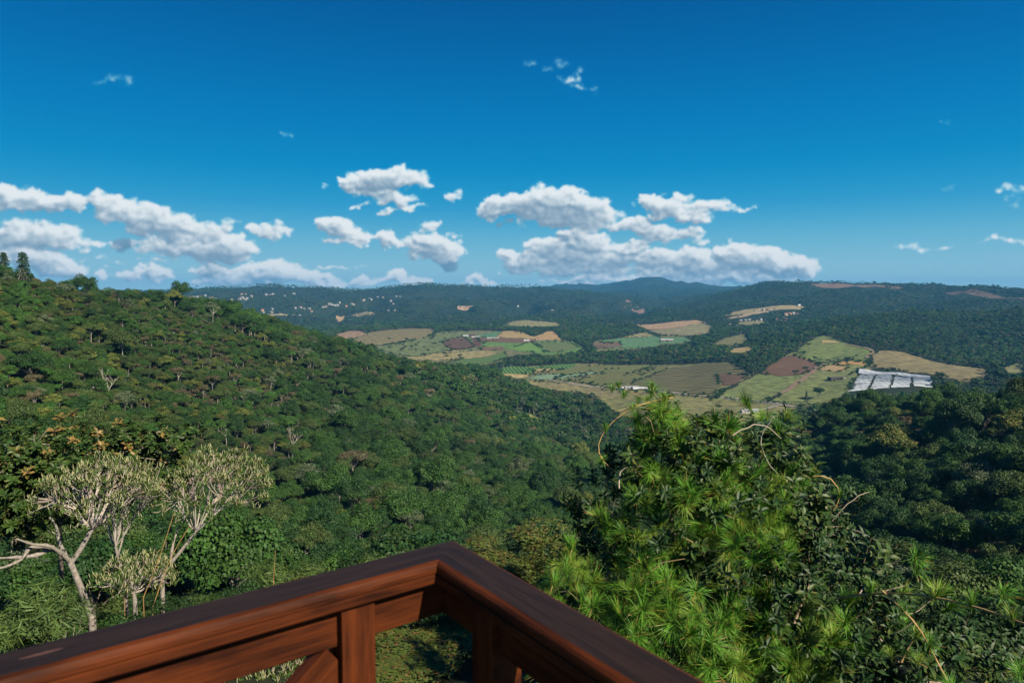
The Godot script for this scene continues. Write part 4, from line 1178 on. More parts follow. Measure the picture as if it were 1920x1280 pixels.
func build_right_bush() -> void:
	var rng := RandomNumberGenerator.new()
	rng.seed = 41
	var lobes := [[1330, 1010, 200, 200, 7.6], [1260, 860, 100, 90, 7.8], [1390, 880, 110, 90, 8.0], [1500, 1180, 200, 170, 7.0], [1310, 1240, 160, 140, 6.8], [1110, 1080, 90, 100, 7.6], [1510, 970, 60, 80, 7.9], [1150, 960, 70, 90, 7.8], [1700, 1270, 180, 90, 7.4]]
	var o := thing("broadleaf_tree", "dense glossy-leaved tree growing through the bamboo beyond the railing", "tree", ground(at(1330, 1100, 7.8)))
	var inv := o.transform.affine_inverse()
	var wood := Acc.new()
	var foot := o.position
	for k in lobes.size():
		var e: Array = lobes[k]
		var c := at(e[0], e[1], e[4])
		wood.tube([foot + Vector3(rng.randf_range(-0.2, 0.2), -0.5, rng.randf_range(-0.2, 0.2)), foot.lerp(c, 0.5) + on_ball(rng) * 0.2, c], [0.06, 0.045, 0.02], 6, Color(0.2, 0.17, 0.13))
		for j in 9:
			var t := in_lobes(rng, [e], 0.75)
			wood.tube([c.lerp(foot, 0.1), c.lerp(t[0], 0.5) + on_ball(rng) * 0.12, t[0]], [0.02, 0.013, 0.006], 4, vary(rng, Color(0.34, 0.28, 0.2), 0.2))
	for k in 26:
		var e: Array = lobes[[0, 0, 3, 4, 3, 4][k % 6]]
		var t := in_lobes(rng, [e], 0.9)
		if t[1].z < 0.2: continue
		var along := Vector3(rng.randf_range(-1, 1), rng.randf_range(-0.1, 0.7), rng.randf_range(-0.2, 0.3)).normalized() * rng.randf_range(0.25, 0.6)
		var sag := on_ball(rng) * 0.14
		var line := []
		var radii := []
		for j in 9:
			line.append(t[0] + along * (j / 8.0) + sag * sin(j / 8.0 * PI) + on_ball(rng) * 0.008)
			radii.append(lerpf(0.008, 0.003, j / 8.0))
		wood.tube(line, radii, 5, vary(rng, Color(0.36, 0.30, 0.23), 0.2))
	part("trunk", wood.mesh(bark), o, inv)
	var sprigs := [sprig(1, 13, 0.2, 0.1, 0.018, Color(0.017, 0.042, 0.012), Color(0.04, 0.07, 0.014)), sprig(2, 15, 0.22, 0.095, 0.017, Color(0.022, 0.055, 0.014), Color(0.05, 0.08, 0.015)), sprig(3, 11, 0.18, 0.105, 0.02, Color(0.032, 0.066, 0.015), Color(0.09, 0.11, 0.022), 0.2, Color(0.10, 0.115, 0.028))]
	var rest := [PackedFloat32Array(), PackedFloat32Array(), PackedFloat32Array()]
	for k in 1400:
		var t := in_lobes(rng, lobes, 0.62)
		var b := facing((t[1] * 0.8 + Vector3(0, 0.7, 0.25) + on_ball(rng) * 0.5).normalized(), rng.randf() * TAU).scaled(Vector3.ONE * rng.randf_range(0.75, 1.15))
		var place := inv * Transform3D(b, t[0])
		var v := rng.randi() % 3
		if k < 200:
			part("leaf_sprig", sprigs[v], o, place)
		else:
			var m := place.basis
			rest[v].append_array(PackedFloat32Array([m.x.x, m.y.x, m.z.x, place.origin.x, m.x.y, m.y.y, m.z.y, place.origin.y, m.x.z, m.y.z, m.z.z, place.origin.z, 1, 1, 1, 1]))
	for v in 3: scatter(o, "foliage", sprigs[v], rest[v])
	# bamboo that climbs through it
	var tufts := []
	for v in 5: tufts.append(tuft(60 + v, 125, 0.27, Color(0.090, 0.225, 0.024)))
	for v in 2: tufts.append(tuft(70 + v, 110, 0.26, Color(0.150, 0.255, 0.032)))
	var straw := Color(0.42, 0.27, 0.11)
	var b := thing("bamboo_clump", "bright green climbing bamboo with whorled leaves over the glossy tree", "bamboo", ground(at(1250, 1150, 7.2)))
	var binv := b.transform.affine_inverse()
	var patches := [[1235, 800, 50, 60, 7.5], [1225, 850, 60, 60, 7.5], [1330, 950, 110, 90, 7.1], [1230, 990, 100, 80, 7.1], [1230, 1110, 90, 80, 6.7], [1400, 1040, 90, 90, 6.9], [1300, 1200, 160, 100, 6.3], [1440, 930, 60, 60, 7.4], [1400, 800, 70, 40, 7.8], [1080, 1110, 60, 70, 6.8], [1460, 1210, 120, 90, 6.5]]
	for k in 290:
		var t := in_lobes(rng, patches, 0.7)
		part("leaf_tuft", tufts[rng.randi() % 7], b, binv * Transform3D(facing((t[1] * 0.5 + Vector3(0, 0.6, 0.35) + on_ball(rng) * 0.9).normalized(), rng.randf() * TAU).scaled(Vector3.ONE * rng.randf_range(0.55, 1.05)), t[0]))
	var more := [PackedFloat32Array(), PackedFloat32Array()]
	for k in 340:
		var t := in_lobes(rng, patches, 0.55)
		var place := binv * Transform3D(facing((t[1] * 0.5 + Vector3(0, 0.5, 0.35) + on_ball(rng) * 0.6).normalized(), rng.randf() * TAU).scaled(Vector3.ONE * rng.randf_range(0.55, 0.9)), t[0])
		var m := place.basis
		more[k % 2].append_array(PackedFloat32Array([m.x.x, m.y.x, m.z.x, place.origin.x, m.x.y, m.y.y, m.z.y, place.origin.y, m.x.z, m.y.z, m.z.z, place.origin.z, 1, 1, 1, 1]))
	scatter(b, "small_tufts", tufts[2], more[0])
	scatter(b, "small_tufts", tufts[5], more[1])
	for k in 34:
		var t := in_lobes(rng, patches, 0.6)
		var acc := Acc.new()
		var e: Vector3 = t[0] + on_ball(rng) * 0.45
		acc.tube([t[0], t[0].lerp(e, 0.5) + Vector3(0, 0.06, 0), e], [0.006, 0.006, 0.004], 5, vary(rng, Color(0.36, 0.27, 0.13), 0.25))
		part("cane", acc.mesh(bark), b, binv)
	var arcs := [
		[[[1262, 745, 7.6], [1225, 752, 7.5], [1180, 768, 7.4], [1140, 800, 7.4], [1122, 835, 7.4], [1130, 862, 7.4], [1160, 890, 7.5], [1195, 920, 7.6]], 0.008],
		[[[1240, 870, 7.6], [1245, 800, 7.6], [1236, 762, 7.6], [1222, 722, 7.6]], 0.006],
		[[[1500, 896, 7.6], [1530, 892, 7.6], [1558, 898, 7.6], [1575, 925, 7.6], [1565, 955, 7.6], [1545, 975, 7.6]], 0.007],
		[[[1225, 760, 7.5], [1196, 740, 7.5], [1170, 728, 7.5], [1148, 718, 7.5]], 0.003]]
	for a in arcs:
		var acc := Acc.new()
		var pts := cane(acc, a[0], a[1], a[1] * 0.5, straw)
		part("cane", acc.mesh(bark), b, binv)
		for k in range(1, pts.size(), 4):
			part("leaf_tuft", tufts[rng.randi() % 7], b, binv * Transform3D(facing((Vector3(0, 1, 0.2) + on_ball(rng) * 0.5).normalized(), rng.randf() * TAU).scaled(Vector3.ONE * rng.randf_range(0.35, 0.6)), pts[k]))
	for q in [[1222, 722], [1244, 740], [1235, 760], [1250, 775], [1148, 716], [1170, 728], [1196, 738], [1262, 790]]:
		part("leaf_tuft", tufts[0], b, binv * Transform3D(facing(Vector3(0.1, 1, 0.1).normalized(), q[0]).scaled(Vector3.ONE * (0.85 if q[0] > 1200 else 0.5)), at(q[0], q[1] + 14, 7.6)))
	# the arching canes low on the right
	var r := thing("bamboo_clump", "arching straw-coloured bamboo canes with upright leaf tufts above dark bushes", "bamboo", ground(at(1650, 1250, 7.0)))
	var rinv := r.transform.affine_inverse()
	for a in [
		[[[1500, 1140, 6.6], [1580, 1120, 6.4], [1660, 1112, 6.2], [1740, 1118, 6.0], [1830, 1138, 5.8], [1925, 1170, 5.6]], 0.010],
		[[[1655, 1108, 6.2], [1690, 1140, 6.1], [1725, 1180, 6.0], [1755, 1235, 5.9], [1785, 1290, 5.8]], 0.008],
		[[[1690, 1240, 6.0], [1705, 1210, 6.0], [1722, 1185, 6.0]], 0.010],
		[[[1645, 1240, 6.2], [1690, 1230, 6.1], [1740, 1252, 6.0]], 0.005],
		[[[1722, 1090, 6.4], [1716, 1060, 6.4], [1718, 1042, 6.4]], 0.005]]:
		var acc := Acc.new()
		var pts := cane(acc, a[0], a[1], a[1] * 0.6, straw)
		part("cane", acc.mesh(bark), r, rinv)
		for k in range(2, pts.size(), 3):
			part("leaf_tuft", tufts[rng.randi() % 7], r, rinv * Transform3D(facing((Vector3(0, 1, 0.1) + on_ball(rng) * 0.3).normalized(), rng.randf() * TAU).scaled(Vector3.ONE * rng.randf_range(0.4, 0.75)), pts[k]))
	for k in 16:
		var p := at(rng.randf_range(1560, 1930), rng.randf_range(1110, 1290), rng.randf_range(6.4, 7.6))
		part("leaf_tuft", tufts[rng.randi() % 5], r, rinv * Transform3D(facing((Vector3(0, 1, 0.2) + on_ball(rng) * 0.5).normalized(), rng.randf() * TAU).scaled(Vector3.ONE * rng.randf_range(0.5, 0.9)), p))
	# tufts behind the right-hand rail
	var l := thing("bamboo_clump", "few bamboo tufts in the shade behind the sloping rail", "bamboo", ground(at(1040, 1150, 6.4)))
	var linv := l.transform.affine_inverse()
	for q in [[1072, 1030, 6.6], [1060, 1072, 6.4], [1036, 1098, 6.3], [1090, 1130, 6.2], [1110, 1140, 6.2], [1020, 1262, 5.0], [1036, 1270, 5.0]]:
		part("leaf_tuft", tufts[rng.randi() % 5], l, linv * Transform3D(facing((Vector3(0, 1, 0.2) + on_ball(rng) * 0.4).normalized(), rng.randf() * TAU).scaled(Vector3.ONE * 0.8), at(q[0], q[1], q[2])))
		var acc := Acc.new()
		cane(acc, [[q[0] - 22, q[1] + 40, q[2] + 0.1], [q[0] - 6, q[1] + 16, q[2]], [q[0], q[1], q[2]]], 0.006, 0.004, straw)
		part("cane", acc.mesh(bark), l, linv)

func flowering_tree(label: String, stem: Array, radius: float, dome: Array, n: int, sd: int, extra := []) -> void:
	# stem: [x, y, distance] spots from the foot up; dome: x, y, half width, half height in pixels, distance
	var rng := RandomNumberGenerator.new()
	rng.seed = sd
	var foot := ground(at(stem[0][0], stem[0][1], stem[0][2]))
	var o := thing("flowering_tree", label, "tree", foot)
	var inv := o.transform.affine_inverse()
	var pale := Color(0.40, 0.36, 0.31)
	var trunk := Acc.new()
	var pts := [foot - Vector3(0, 0.3, 0)]
	for s in stem: pts.append(at(s[0], s[1], s[2]))
	var radii := []
	for k in pts.size(): radii.append(lerpf(radius, radius * 0.5, float(k) / pts.size()))
	trunk.tube(pts, radii, 8, pale)
	for line in extra:
		cane(trunk, line, radius * 0.62, radius * 0.2, vary(rng, pale, 0.1))
	part("trunk", trunk.mesh(lichen), o, inv)
	var twigs := Acc.new()
	var leaves := Acc.new()
	var blooms := Acc.new()
	var top: Vector3 = pts[-1]
	var c := at(dome[0], dome[1], dome[4])
	var k := dome[4] / F as float
	var ends := []
	for j in n:
		var a := rng.randf() * TAU
		var w := sqrt(rng.randf())
		var y := sqrt(maxf(0.0, 1.0 - w * w)) * (1.0 + 0.14 * sin(a * 3.0 + sd) + 0.1 * sin(a * 7.0))
		w *= 1.0 + 0.12 * sin(a * 5.0 + sd * 2.0)
		ends.append(c + Vector3(cos(a) * w * dome[2] * k, (y * 1.15 - 0.25 + rng.randf_range(-0.24, 0.1)) * dome[3] * k, sin(a) * w * dome[2] * k * 0.85))
	var groups := {}
	for e in ends:
		var d: Vector3 = e - top
		var key := [int(floor(atan2(d.z, d.x) / TAU * 7.0)), 1 if Vector2(e.x - c.x, e.z - c.z).length() > dome[2] * k * 0.55 else 0]
		if not groups.has(key): groups[key] = []
		groups[key].append(e)
	for key in groups:
		var mid := Vector3.ZERO
		for e in groups[key]: mid += e
		mid /= groups[key].size()
		var joint := top.lerp(mid, 0.42) + on_ball(rng) * 0.05
		twigs.tube([top, top.lerp(joint, 0.5) - Vector3(0, 0.03, 0), joint], [radius * 0.36, radius * 0.3, radius * 0.22], 5, vary(rng, pale, 0.15))
		var subs := []
		for j in 4:
			var t: Vector3 = groups[key][rng.randi() % groups[key].size()]
			var q := joint.lerp(t.lerp(mid, 0.4), 0.55)
			subs.append(q)
			twigs.tube([joint, joint.lerp(q, 0.5) + on_ball(rng) * 0.03, q], [radius * 0.22, radius * 0.17, radius * 0.13], 4, vary(rng, pale, 0.15))
		for e in groups[key]:
			var from: Vector3 = subs[0]
			for q in subs:
				if q.distance_to(e) < from.distance_to(e): from = q
			twigs.tube([from, from.lerp(e, 0.5) + on_ball(rng) * 0.03 - Vector3(0, 0.02, 0), e], [0.008, 0.006, 0.004], 3, vary(rng, Color(0.36, 0.30, 0.26), 0.25))
			for j in 9:
				var d := (on_ball(rng) * 0.8 + Vector3(0, 0.7, 0)).normalized()
				leaves.leaf(e + on_ball(rng) * 0.04 - Vector3(0, 0.04, 0), d * rng.randf_range(0.07, 0.11), d.cross(on_ball(rng)).normalized() * 0.013, vary(rng, Color(0.055, 0.09, 0.02), 0.3))
			for j in 3:
				var d := (on_ball(rng) * 0.5 + Vector3(0, 1, 0)).normalized()
				var p: Vector3 = e + on_ball(rng) * 0.045
				blooms.tube([p, p + d * 0.04, p + d * rng.randf_range(0.06, 0.1)], [0.0035, 0.005, 0.001], 4, vary(rng, Color(0.40, 0.39, 0.21), 0.2))
	part("twigs", twigs.mesh(bark), o, inv)
	part("foliage", leaves.mesh(foliage), o, inv).set_meta("kind", "stuff")
	part("flower_spikes", blooms.mesh(petal), o, inv).set_meta("kind", "stuff")
var lichen: StandardMaterial3D
var petal: StandardMaterial3D
func build_left_plants() -> void:
	flowering_tree("cream-flowered tree with the thick lichen-spotted leaning trunk", [[172, 1158, 13.0], [150, 1100, 13.0], [132, 1055, 13.0], [150, 1030, 13.0], [172, 992, 13.0]], 0.062, [180, 935, 95, 62, 13.0], 230, 1,
		[[[133, 1060, 13.0], [112, 1020, 13.1], [104, 985, 13.2], [92, 970, 13.2]], [[128, 1050, 13.0], [95, 1025, 12.8], [60, 1020, 12.7], [30, 1010, 12.6]], [[118, 1036, 13.0], [60, 1025, 12.9], [40, 1048, 12.7], [0, 1065, 12.5], [-30, 1062, 12.4]], [[100, 1026, 13.0], [70, 1040, 12.9], [30, 1045, 12.8], [-10, 1046, 12.7]]])
	flowering_tree("slender cream-flowered tree between its two larger flowering neighbours", [[234, 1082, 13.6], [222, 1050, 13.6], [216, 1025, 13.6]], 0.034, [238, 932, 66, 58, 13.6], 150, 2, [[[220, 1040, 13.6], [228, 1015, 13.6], [232, 985, 13.7]]])
	flowering_tree("cream-flowered tree with a forked pale stem and the broadest domed crown", [[303, 1082, 13.2], [320, 1055, 13.2], [345, 1025, 13.2], [366, 998, 13.2]], 0.042, [408, 925, 100, 72, 13.2], 270, 3, [[[318, 1060, 13.2], [322, 1030, 13.2], [330, 1000, 13.3], [345, 972, 13.4]]])
	flowering_tree("low cream-flowered bush at the foot of the flowering trees", [[252, 1125, 12.4], [250, 1110, 12.4]], 0.04, [252, 1085, 66, 36, 12.4], 120, 4)
	flowering_tree("low cream-flowered bush seen under the sloping rail", [[490, 1300, 9.0], [490, 1285, 9.0]], 0.04, [500, 1262, 120, 36, 9.0], 170, 5)
	# the large-leaved shrub behind them
	var rng := RandomNumberGenerator.new()
	rng.seed = 51
	var lobes := [[60, 870, 120, 70, 15.0], [180, 850, 110, 55, 15.5], [290, 830, 80, 34, 15.5], [40, 940, 90, 60, 14.5], [150, 920, 110, 50, 15.5], [250, 890, 100, 40, 15.8], [-60, 900, 90, 90, 15.0]]
	var o := thing("large_leaved_tree", "large-leaved tree with bronze young leaves behind the flowering trees", "tree", ground(at(110, 1090, 15.0)))
	var inv := o.transform.affine_inverse()
	var wood := Acc.new()
	for e in lobes:
		var c := at(e[0], e[1] + 10, e[4])
		var fork := at(110, 985, 15.2)
		wood.tube([fork, fork.lerp(c, 0.55) + on_ball(rng) * 0.2 + Vector3(0, 0.2, 0), c], [0.04, 0.03, 0.016], 6, Color(0.2, 0.17, 0.13))
		for j in 12:
			var t := in_lobes(rng, [e], 0.8)
			wood.tube([c, c.lerp(t[0], 0.5) + on_ball(rng) * 0.1, t[0]], [0.02, 0.014, 0.008], 4, vary(rng, Color(0.3, 0.26, 0.2), 0.2))
	wood.tube([o.position - Vector3(0, 0.3, 0), o.position + Vector3(0.05, 1.0, 0), at(110, 982, 15.2)], [0.055, 0.05, 0.04], 7, Color(0.13, 0.11, 0.09))
	part("trunk", wood.mesh(bark), o, inv)
	var rosettes := []
	for v in 4:
		rosettes.append(sprig(300 + v, 10, 0.12, 0.13, 0.028, [Color(0.026, 0.058, 0.012), Color(0.034, 0.072, 0.014), Color(0.052, 0.08, 0.016), Color(0.085, 0.08, 0.02)][v], [Color(0.07, 0.1, 0.02), Color(0.1, 0.11, 0.02), Color(0.13, 0.10, 0.025), Color(0.22, 0.13, 0.04)][v], [0.0, 0.06, 0.15, 0.35][v], Color(0.23, 0.15, 0.05)))
	for k in 300:
		var t := in_lobes(rng, lobes, 0.6)
		var v := rng.randi() % 3 if t[1].y < 0.25 else 1 + rng.randi() % 3
		part("leaf_rosette", rosettes[v], o, inv * Transform3D(facing((t[1] * 0.6 + Vector3(0, 0.9, 0.3) + on_ball(rng) * 0.3).normalized(), rng.randf() * TAU).scaled(Vector3.ONE * rng.randf_range(0.8, 1.25)), t[0]))
	var rest := PackedFloat32Array()
	for k in 900:
		var t := in_lobes(rng, lobes, 0.2)
		var place := inv * Transform3D(facing((t[1] * 0.5 + Vector3(0, 0.9, 0) + on_ball(rng) * 0.5).normalized(), rng.randf() * TAU), t[0])
		var m := place.basis
		rest.append_array(PackedFloat32Array([m.x.x, m.y.x, m.z.x, place.origin.x, m.x.y, m.y.y, m.z.y, place.origin.y, m.x.z, m.y.z, m.z.z, place.origin.z, 1, 1, 1, 1]))
	scatter(o, "foliage", rosettes[0], rest)
	# a leafless grey shrub
	var bare := Acc.new()
	var foot := ground(at(95, 1185, 11.0))
	for k in 9:
		branch(bare, rng, foot - Vector3(0, 0.1, 0), (Vector3(rng.randf_range(-0.9, 0.7), 1.0, rng.randf_range(-0.5, 0.5))).normalized(), 0.42, 0.011, 4, Color(0.34, 0.29, 0.25))
	single("bare_shrub", bare.mesh(bark), "leafless grey twiggy shrub low beside the lichen-spotted trunk", "shrub")
	# dry stalks
	for q in [[[[268, 1120, 12.0], [300, 1040, 12.2], [326, 960, 12.4]], "straw-coloured dry stalk leaning beside the forked flowering tree"], [[[285, 1140, 11.6], [318, 1050, 11.8], [355, 985, 12.0]], "long dry stalk crossing in front of the forked pale stem"], [[[512, 1095, 12.0], [514, 1060, 12.0], [516, 1032, 12.0]], "lone upright dry stalk above the left-hand rail"], [[[232, 1120, 12.4], [262, 1070, 12.6], [300, 1030, 12.8]], "short dry stalk behind the low flowering bush"]]:
		var acc := Acc.new()
		var line: Array = q[0].duplicate()
		var g := ground(at(line[0][0], line[0][1], line[0][2]))
		var pts := cane(acc, line, 0.007, 0.004, Color(0.26, 0.16, 0.06))
		acc.tube([g - Vector3(0, 0.1, 0), pts[0]], [0.008, 0.007], 5, Color(0.26, 0.16, 0.06))
		single("dry_stalk", acc.mesh(bark), q[1], "stalk")
func build_shrubs() -> void:
	var rng := RandomNumberGenerator.new()
	rng.seed = 61
	var base := {"R": 1.15, "H": 0.85, "base": 0.8, "clumps": 16, "leaves": 5200, "leaf": 0.085, "trunk": 0.03, "limbs": 8, "aspect": 0.22}
	var kinds := []
	var words := ["dark green", "fresh green", "olive and reddish-leaved", "pale grassy green", "deep green glossy"]
	var cols := [Color(0.022, 0.052, 0.013), Color(0.042, 0.095, 0.018), Color(0.075, 0.085, 0.02), Color(0.07, 0.115, 0.028), Color(0.016, 0.038, 0.012)]
	for k in 5:
		var s: Dictionary = base.duplicate()
		s.seed = 700 + k
		s.col = cols[k]
		if k == 2:
			s.tips = Color(0.11, 0.065, 0.022)
			s.tip_share = 0.22
		if k == 3:
			s.leaf = 0.2
			s.aspect = 0.05
			s.leaves = 4200
		kinds.append(make_tree(s))
	var spots := []
	for ring in [[8.5, 17.0, 1.55, 0.9], [17.0, 30.0, 2.6, 1.2], [30.0, 60.0, 4.0, 1.7]]:
		var s: float = ring[2]
		var z := -ring[1] as float
		while z < -ring[0] * 0.6:
			var x := z * 0.9 as float
			while x < -z * 0.9:
				var p := Vector3(x + rng.randf_range(-0.4, 0.4) * s, 0, z + rng.randf_range(-0.4, 0.4) * s)
				x += s
				var r := Vector2(p.x, p.z).length()
				if r < ring[0] or r > ring[1]: continue
				p = ground(p)
				var b := atan2(p.x, -p.z)
				var size: float = ring[3] * rng.randf_range(0.75, 1.2)
				if r < 14.0 and b < 0.1: size *= 0.8
				# nothing taller than the photograph shows above the rail
				var most := 1030.0 if b < 0.12 else 1090.0
				var q := project(p + Vector3(0, 1.7 * size, 0))
				if b < -0.35: most = 1110.0
				if q.y < most: size *= 0.62
				var v := rng.randi() % 5
				if b > 0.15 and rng.randf() < 0.6: v = 4 if rng.randf() < 0.6 else 0
				if b < -0.3 and r < 15.0: v = [3, 1, 3, 0, 3][rng.randi() % 5]
				spots.append([p, size, v])
			z += s
	var olive := [make_tree({"seed": 810, "R": 1.0, "H": 1.3, "base": 2.3, "clumps": 22, "leaves": 8000, "leaf": 0.075, "col": Color(0.075, 0.10, 0.02), "tips": Color(0.15, 0.085, 0.03), "tip_share": 0.12, "trunk": 0.04, "limbs": 12, "aspect": 0.2}), make_tree({"seed": 811, "R": 0.9, "H": 1.2, "base": 2.3, "clumps": 20, "leaves": 8000, "leaf": 0.075, "col": Color(0.085, 0.088, 0.022), "tips": Color(0.14, 0.075, 0.03), "tip_share": 0.25, "trunk": 0.04, "limbs": 12, "aspect": 0.2})]
	# the leafy bushes seen through and beside the railing: x and y of the top, distance, kind
	for q in [[790, 1140, 9.5, 0, "yellow-green leafy bush seen through the railing opening"], [745, 1195, 8.6, 0, "low yellow-green leafy bush seen through the railing opening"], [850, 1150, 10.5, 1, "bronze-tinged leafy bush behind the mitred corner"], [985, 985, 11.0, 0, "yellow-green leafy bush left of the bamboo"], [940, 1040, 10.6, 0, "low yellow-green leafy bush behind the sloping rail"]]:
		var top := at(q[0], q[1], q[2])
		var p := ground(top)
		var o := thing("leafy_bush", q[4], "bush", p)
		o.transform = Transform3D(Basis(Vector3.UP, q[0]).scaled(Vector3(1.0, (top.y - p.y) / 3.5, 1.0)), p)
		part("stems", trunk_of(olive, q[3]), o)
		part("foliage", crown_of(olive, q[3]), o)
	for e in spots:
		var o := thing("shrub", "%s %s shrub on the slope below the balcony" % ["large" if e[1] > 1.7 else "low" if e[1] < 0.75 else "waist-high" if e[1] < 1.1 else "broad", words[e[2]]], "shrub", e[0], "shrubs on the slope below the balcony")
		o.transform = Transform3D(Basis(Vector3.UP, rng.randf() * TAU).scaled(Vector3(e[1], e[1] * rng.randf_range(0.9, 1.1), e[1])), e[0])
		part("stems", trunk_of(kinds, e[2]), o)
		part("foliage", crown_of(kinds, e[2]), o)
	print("shrubs ", spots.size())

# ---------------------------------------------------------------- the railing
func on_plane(px: float, py: float, y: float) -> Vector3:
	var d := ray(px, py)
	return d * (y / d.y)
func sweep(section: Array, c: Vector3, dir: Vector3, inward: Vector3, cot: float, s1: float, top_from: int, m_side: Material, m_top: Material, s0 := NAN) -> ArrayMesh:
	var sides := Acc.new()
	var top := Acc.new()
	var n := section.size()
	var run := 0.0
	for k in n:
		var a: Vector2 = section[k]
		var b: Vector2 = section[(k + 1) % n]
		var acc: Acc = top if k == top_from else sides
		var w := a.distance_to(b)
		var at0 := acc.v.size()
		for e in [[a, 0], [b, 0], [a, 1], [b, 1]]:
			var p: Vector2 = e[0]
			var s := (p.x * cot if is_nan(s0) else s0) if e[1] == 0 else s1
			acc.v.append(c + dir * s + inward * p.x + Vector3(0, p.y, 0))
			var across: float = (0.0 if e[0] == a else 1.0) if k == top_from else (run + (0.0 if e[0] == a else w)) * 3.0
			acc.u.append(Vector2(s / 1.7, across) if is_nan(s0) else Vector2(p.y / 1.7, (p.x + s) * 3.0))
		for q in [0, 2, 1, 1, 2, 3]: acc.i.append(at0 + q)
		run += w
	for end in 2:
		var at0 := sides.v.size()
		for p in section:
			var s: float = (p.x * cot if is_nan(s0) else s0) if end == 0 else s1
			sides.v.append(c + dir * s + inward * p.x + Vector3(0, p.y, 0))
			sides.u.append(Vector2(p.x * 2.0, p.y * 2.0))
		for k in range(1, n - 1):
			for q in ([0, k, k + 1] if end == 0 else [0, k + 1, k]): sides.i.append(at0 + q)
	var out := sides.mesh(m_side)
	top.put(out, m_top)
	return out
func build_railing() -> void:
	var y := -0.55
	var tip := on_plane(850, 1008, y)
	var inner := on_plane(820, 1055, y)
	var a := (on_plane(0, 1219, y) - tip).normalized()
	var b := (on_plane(1338, 1280, y) - tip).normalized()
	var half := a.angle_to(b) / 2.0
	var w := tip.distance_to(inner) * sin(half)
	var m := (a + b).normalized()
	var c := tip + m * (w / 2.0 / sin(half))
	var na := (m - a * m.dot(a)).normalized()
	var nb := (m - b * m.dot(b)).normalized()
	var cot := 1.0 / tan(half)
	print("railing width ", w, " angle ", rad_to_deg(half * 2.0), " corner ", c)
	var stain := mat(Color.WHITE, 0.55)
	stain.metallic_specular = 0.22
	stain.albedo_texture = wood_grain(2, Color(0.022, 0.0065, 0.003), Color(0.098, 0.024, 0.0065), Vector2(-1, 0))
	var worn := mat(Color.WHITE, 0.5)
	worn.metallic_specular = 0.25
	worn.albedo_texture = wood_grain(6, Color(0.013, 0.0085, 0.0065), Color(0.034, 0.019, 0.0135), Vector2(430, 60))
	var o := thing("balcony_railing", "dark stained wooden balcony railing with a mitred corner", "railing", Vector3(c.x, -1.65, c.z))
	var inv := o.transform.affine_inverse()
	var h := w / 2.0
	var rail := []
	for e in [[-h + 0.005, -0.046], [-h, -0.041], [-h, -0.027], [-h + 0.005, -0.024], [-h, -0.021], [-h, -0.013], [-h + 0.0015, -0.0075], [-h + 0.0055, -0.003], [-h + 0.013, 0.0], [h - 0.013, 0.0], [h - 0.0055, -0.003], [h - 0.0015, -0.0075], [h, -0.013], [h, -0.021], [h - 0.005, -0.024], [h, -0.027], [h, -0.041], [h - 0.005, -0.046]]:
		rail.append(Vector2(e[0], e[1]))
	part("handrail", sweep(rail, c, a, na, cot, 2.6, 8, stain, worn), o, inv)
	part("handrail", sweep(rail, c, b, nb, cot, 2.6, 8, stain, worn), o, inv)
	var t := 0.015
	var box := func(x: float, y0: float, y1: float) -> Array:
		var e := 0.003
		return [Vector2(-x + e, y0), Vector2(-x, y0 + e), Vector2(-x, y1 - e), Vector2(-x + e, y1), Vector2(x - e, y1), Vector2(x, y1 - e), Vector2(x, y0 + e), Vector2(x - e, y0)]
	for side in 2:
		var d := a if side == 0 else b
		var n := na if side == 0 else nb
		part("under_rail", sweep(box.call(t, -0.130, -0.064), c, d, n, cot, 2.6, -1, stain, stain), o, inv)
		part("bottom_rail", sweep(box.call(t, -0.98, -0.91), c, d, n, cot, 2.6, -1, stain, stain), o, inv)
		var spot := on_plane(648, 1150, y - 0.09) if side == 0 else on_plane(935, 1200, y - 0.12)
		var s := (spot - c).dot(d)
		for k in 3:
			var s0 := s + k * 1.0
			var pw := 0.034
			part("post", sweep(box.call(pw, -1.12, -0.0475), c, d, n, 0.0, s0 + pw, -1, stain, stain, s0 - pw), o, inv)
			if k > 0: continue
			# the slanting brace that meets the post under the rail
			var p0 := c + d * (s0 + pw + 0.002) + Vector3(0, -0.155, 0)
			var p1 := c + d * (s0 + 0.93) + Vector3(0, -0.86, 0)
			var along := (p1 - p0).normalized()
			var upn := (Vector3.UP - along * along.y).normalized()
			var acc := Acc.new()
			var k8 := []
			for e in [p0, p1]:
				for q in [[-1, -1], [1, -1], [1, 1], [-1, 1]]:
					k8.append(e + n * 0.016 * q[0] + upn * 0.036 * q[1])
			for e in [0, 1, 2, 3]:
				var f: int = (e + 1) % 4
				var i0 := acc.v.size()
				for q in [[e, 0.0], [f, 0.0], [e + 4, 1.2], [f + 4, 1.2]]:
					acc.v.append(k8[q[0]])
					acc.u.append(Vector2(q[1] * 0.6, 0.0 if q[0] % 4 == e else 0.2))
				for q in [0, 1, 2, 1, 3, 2]: acc.i.append(i0 + q)
			for e in [0, 4]:
				var i0 := acc.v.size()
				for q in 4:
					acc.v.append(k8[e + q])
					acc.u.append(Vector2(q % 2, q / 2) * 0.1)
				for q in [0, 1, 2, 0, 2, 3]: acc.i.append(i0 + q)
			if side == 0: part("brace", acc.mesh(stain), o, inv)
	# the balcony floor that the railing stands on, below the picture
	var deck := thing("balcony", "wooden balcony floor that carries the railing", "balcony", Vector3(c.x, -1.67, c.z))
	var boards := Acc.new()
	var q0 := c - m * 0.12
	var corners := [q0, q0 + a * 2.8, q0 + a * 2.8 + b * 2.8, q0 + b * 2.8]
	for yy in [-1.67, -1.79]:
		for e in corners:
			boards.v.append(Vector3(e.x, yy, e.z))
			boards.u.append(Vector2(e.x, e.z))
